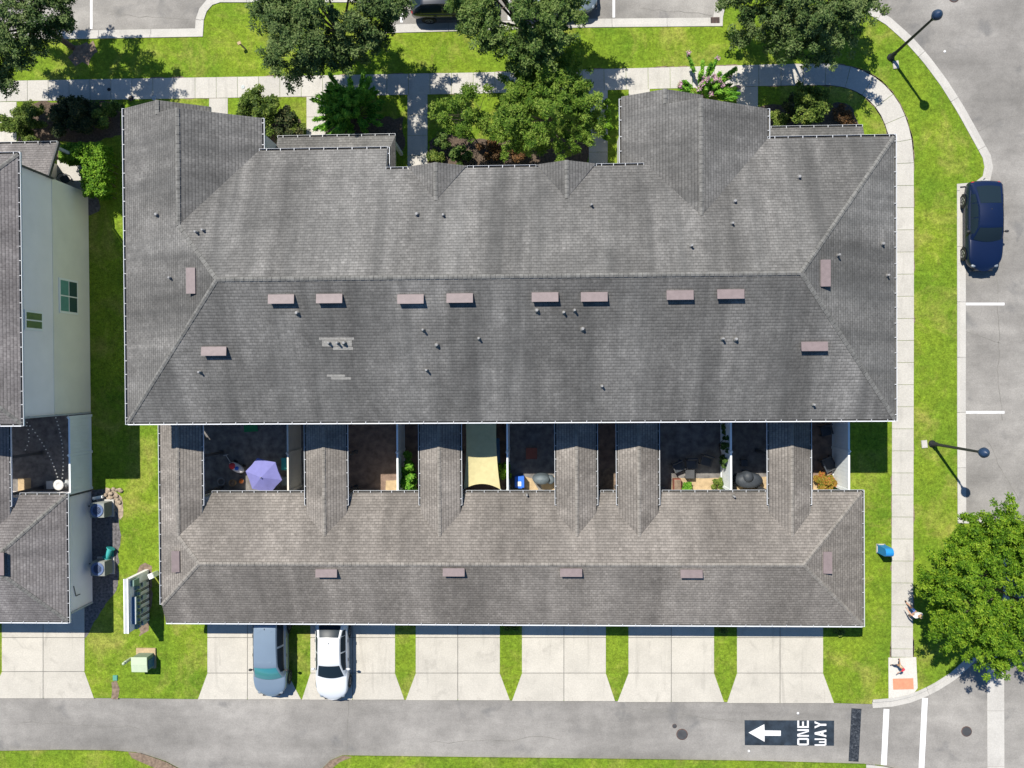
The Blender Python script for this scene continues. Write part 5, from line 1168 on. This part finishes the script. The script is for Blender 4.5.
# ------------------------------------------------------------------ people
def skin_mesh(verts, edges, rad, root=0, lev=1):
    me = bpy.data.meshes.new('tmp'); me.from_pydata([tuple(v) for v in verts], edges, []); o = bpy.data.objects.new('tmp', me); COL.objects.link(o)
    o.modifiers.new('s', 'SKIN'); d = me.skin_vertices[0].data
    for i, r in enumerate(rad): d[i].radius = (r, r)
    for i in (root if isinstance(root, (list, tuple)) else [root]): d[i].use_root = True
    m = o.modifiers.new('u', 'SUBSURF'); m.levels = lev; m.render_levels = lev
    dg = bpy.context.evaluated_depsgraph_get(); dg.update(); ev = o.evaluated_get(dg); me2 = ev.to_mesh()
    V = [v.co.copy() for v in me2.vertices]; Fc = [tuple(p.vertices) for p in me2.polygons]; ev.to_mesh_clear()
    bpy.data.objects.remove(o); bpy.data.meshes.remove(me); return V, Fc
def person(label, loc, rz, h, skin, hair, top, bottom, shoe, cap=None, stride=.28, long_legs=False, arm=.35):
    o = thing('person', label, 'person', loc, rz); s = h/1.75
    J = dict(pel=(0,0,.95), sp=(0,.01,1.15), ch=(0,.02,1.36), nk=(0,.02,1.50), hd=(0,.04,1.60))
    ed = [('pel','sp'),('sp','ch'),('ch','nk'),('nk','hd')]; rad = dict(pel=.13, sp=.12, ch=.135, nk=.055, hd=.06)
    for sd_, t in ((1, 1), (-1, -1)):
        k = 'R' if sd_ > 0 else 'L'
        J['h'+k] = (.09*sd_, 0, .90); J['kn'+k] = (.10*sd_, stride*.55*t+.06, .49); J['an'+k] = (.10*sd_, stride*t-(.10 if t < 0 else 0), .09); J['to'+k] = (.11*sd_, stride*t+.15-(.10 if t < 0 else 0), .035)
        J['sh'+k] = (.19*sd_, .02, 1.42); J['el'+k] = (.27*sd_, -arm*.45*t, 1.16); J['wr'+k] = (.25*sd_, .10-arm*.75*t, .95); J['pa'+k] = (.25*sd_, .13-arm*.95*t, .87)
        ed += [('pel','h'+k),('h'+k,'kn'+k),('kn'+k,'an'+k),('an'+k,'to'+k),('ch','sh'+k),('sh'+k,'el'+k),('el'+k,'wr'+k),('wr'+k,'pa'+k)]
        rad.update({'h'+k:.095,'kn'+k:.062,'an'+k:.042,'to'+k:.035,'sh'+k:.062,'el'+k:.045,'wr'+k:.030,'pa'+k:.036})
    names = list(J); P = [Vector(J[n])*s for n in names]; ix = {n: i for i, n in enumerate(names)}
    V, Fc = skin_mesh(P, [(ix[a], ix[b]) for a, b in ed], [rad[n]*s for n in names], 0, 1)
    mb = MB(); mb.mesh(V, Fc, 0, 1, True)
    for k, sd_ in (('R', 1), ('L', -1)):       # fingers
        w0, p0 = P[ix['wr'+k]], P[ix['pa'+k]]; d = (p0-w0).normalized(); side = Vector((0,1,0)).cross(d).normalized() if abs(d.y) < .9 else Vector((1,0,0)); fr = d.cross(side).normalized()
        for i, ln in enumerate((.070,.080,.075,.058)):
            b = p0+fr*(i-1.5)*.019*s; m = b+d*ln*.6*s; t = m+(d*.8+side*(-sd_)*.5).normalized()*ln*.5*s; mb.tube(b, m, .009*s, .008*s, 6); mb.tube(m, t, .008*s, .006*s, 6)
        b = w0.lerp(p0, .6)+fr*.03*s; m = b+(fr*.8+d*.5)*.04*s; mb.tube(b, m, .011*s, .009*s, 6); mb.tube(m, m+(d+fr*.2).normalized()*.035*s, .009*s, .007*s, 6)
    hc = Vector((0,.045,1.635))*s; prof = [(.001,-.125),(.05,-.115),(.072,-.07),(.080,0),(.082,.05),(.066,.095),(.035,.118),(.001,.125)]
    mb.lathe([(r*s, z*s) for r, z in prof], hc, 18, 0, True, .95, 1.15)
    mb.lathe([(.002*s,-.03*s),(.016*s,-.022*s),(.006*s,.03*s),(0,.034*s)], hc+Vector((0,.098,-.012))*s, 8)         # nose
    for sd_ in (1, -1): mb.lathe([(.001,-.032*s),(.014*s,0),(.001,.032*s)], hc+Vector((.080*sd_,-.005,-.005))*s, 8, 0, True, .6, 1.2)
    body = mb.build('body', skin, o, True)
    for sd_ in (1, -1): mb = MB(); mb.lathe([(.001,-.011*s),(.012*s,0),(.001,.011*s)], hc+Vector((.031*sd_,.087,.012))*s, 8); mb.build('eye', 'hair_dark', o, True)
    MB().box(hc+Vector((0,.086,-.060))*s, (.045*s,.012*s,.008*s)).build('mouth', 'cloth_red', o, True)
    mb = MB(); mb.lathe([(.086*s,-.02*s),(.090*s,.04*s),(.074*s,.102*s),(.04*s,.128*s),(.001,.135*s)], hc+Vector((0,-.012,.004))*s, 18, 0, True, .97, 1.15); mb.build('hair', hair, o, True)
    def shell(ns, es, grow, name, mat):
        Q = [P[ix[n]] if isinstance(n, str) else P[ix[n[0]]].lerp(P[ix[n[1]]], n[2]) for n in ns]
        Rr = [(rad[n] if isinstance(n, str) else rad[n[0]]*(1-n[2])+rad[n[1]]*n[2])*s*grow for n in ns]
        v, f = skin_mesh(Q, es, Rr, 0, 1); m = MB(); m.mesh(v, f, 0, 1, True); m.build(name, mat, o, True)
    shell([('sp','pel',.55),'sp','ch',('ch','nk',.55),'shR',('shR','elR',.55),'shL',('shL','elL',.55)], [(0,1),(1,2),(2,3),(2,4),(4,5),(2,6),(6,7)], 1.13, 'shirt', top)
    e = 1.0 if long_legs else .75
    shell(['pel',('pel','sp',.3),'hR',('hR','knR',e),'hL',('hL','knL',e)]+([('knR','anR',.9),('knL','anL',.9)] if long_legs else []), [(0,1),(0,2),(2,3),(0,4),(4,5)]+([(3,6),(5,7)] if long_legs else []), 1.14, 'trousers' if long_legs else 'shorts', bottom)
    for k in 'RL': shell(['an'+k,'to'+k], [(0,1)], 1.3, 'shoe', shoe)
    if cap:
        mb = MB(); mb.lathe([(.094*s,.035*s),(.096*s,.07*s),(.08*s,.12*s),(.04*s,.145*s),(.001,.15*s)], hc+Vector((0,-.006,.004))*s, 18, 0, True, .97, 1.15); mb.box(hc+Vector((0,.135,.045))*s, (.14*s,.11*s,.012*s), 0, 0, 1, Matrix.Rotation(-.15,3,'X')); mb.build('cap', cap, o, True)
    return o
q = G(907, 608.5); person('person in blue shorts and pale top walking on the right sidewalk', (q.x, q.y, .02), .5, 1.72, 'skin', 'hair', 'cloth_white', 'cloth_blue', 'hair_dark', None, .34)
q = G(894.5, 661.5); person('small person with a red cap and tan top walking on the kerb ramp', (q.x, q.y, .024), 2.5, 1.18, 'skin2', 'hair_dark', 'cloth_tan', 'cloth_dark', 'cloth_dark', 'cloth_red', .34, True, .5)
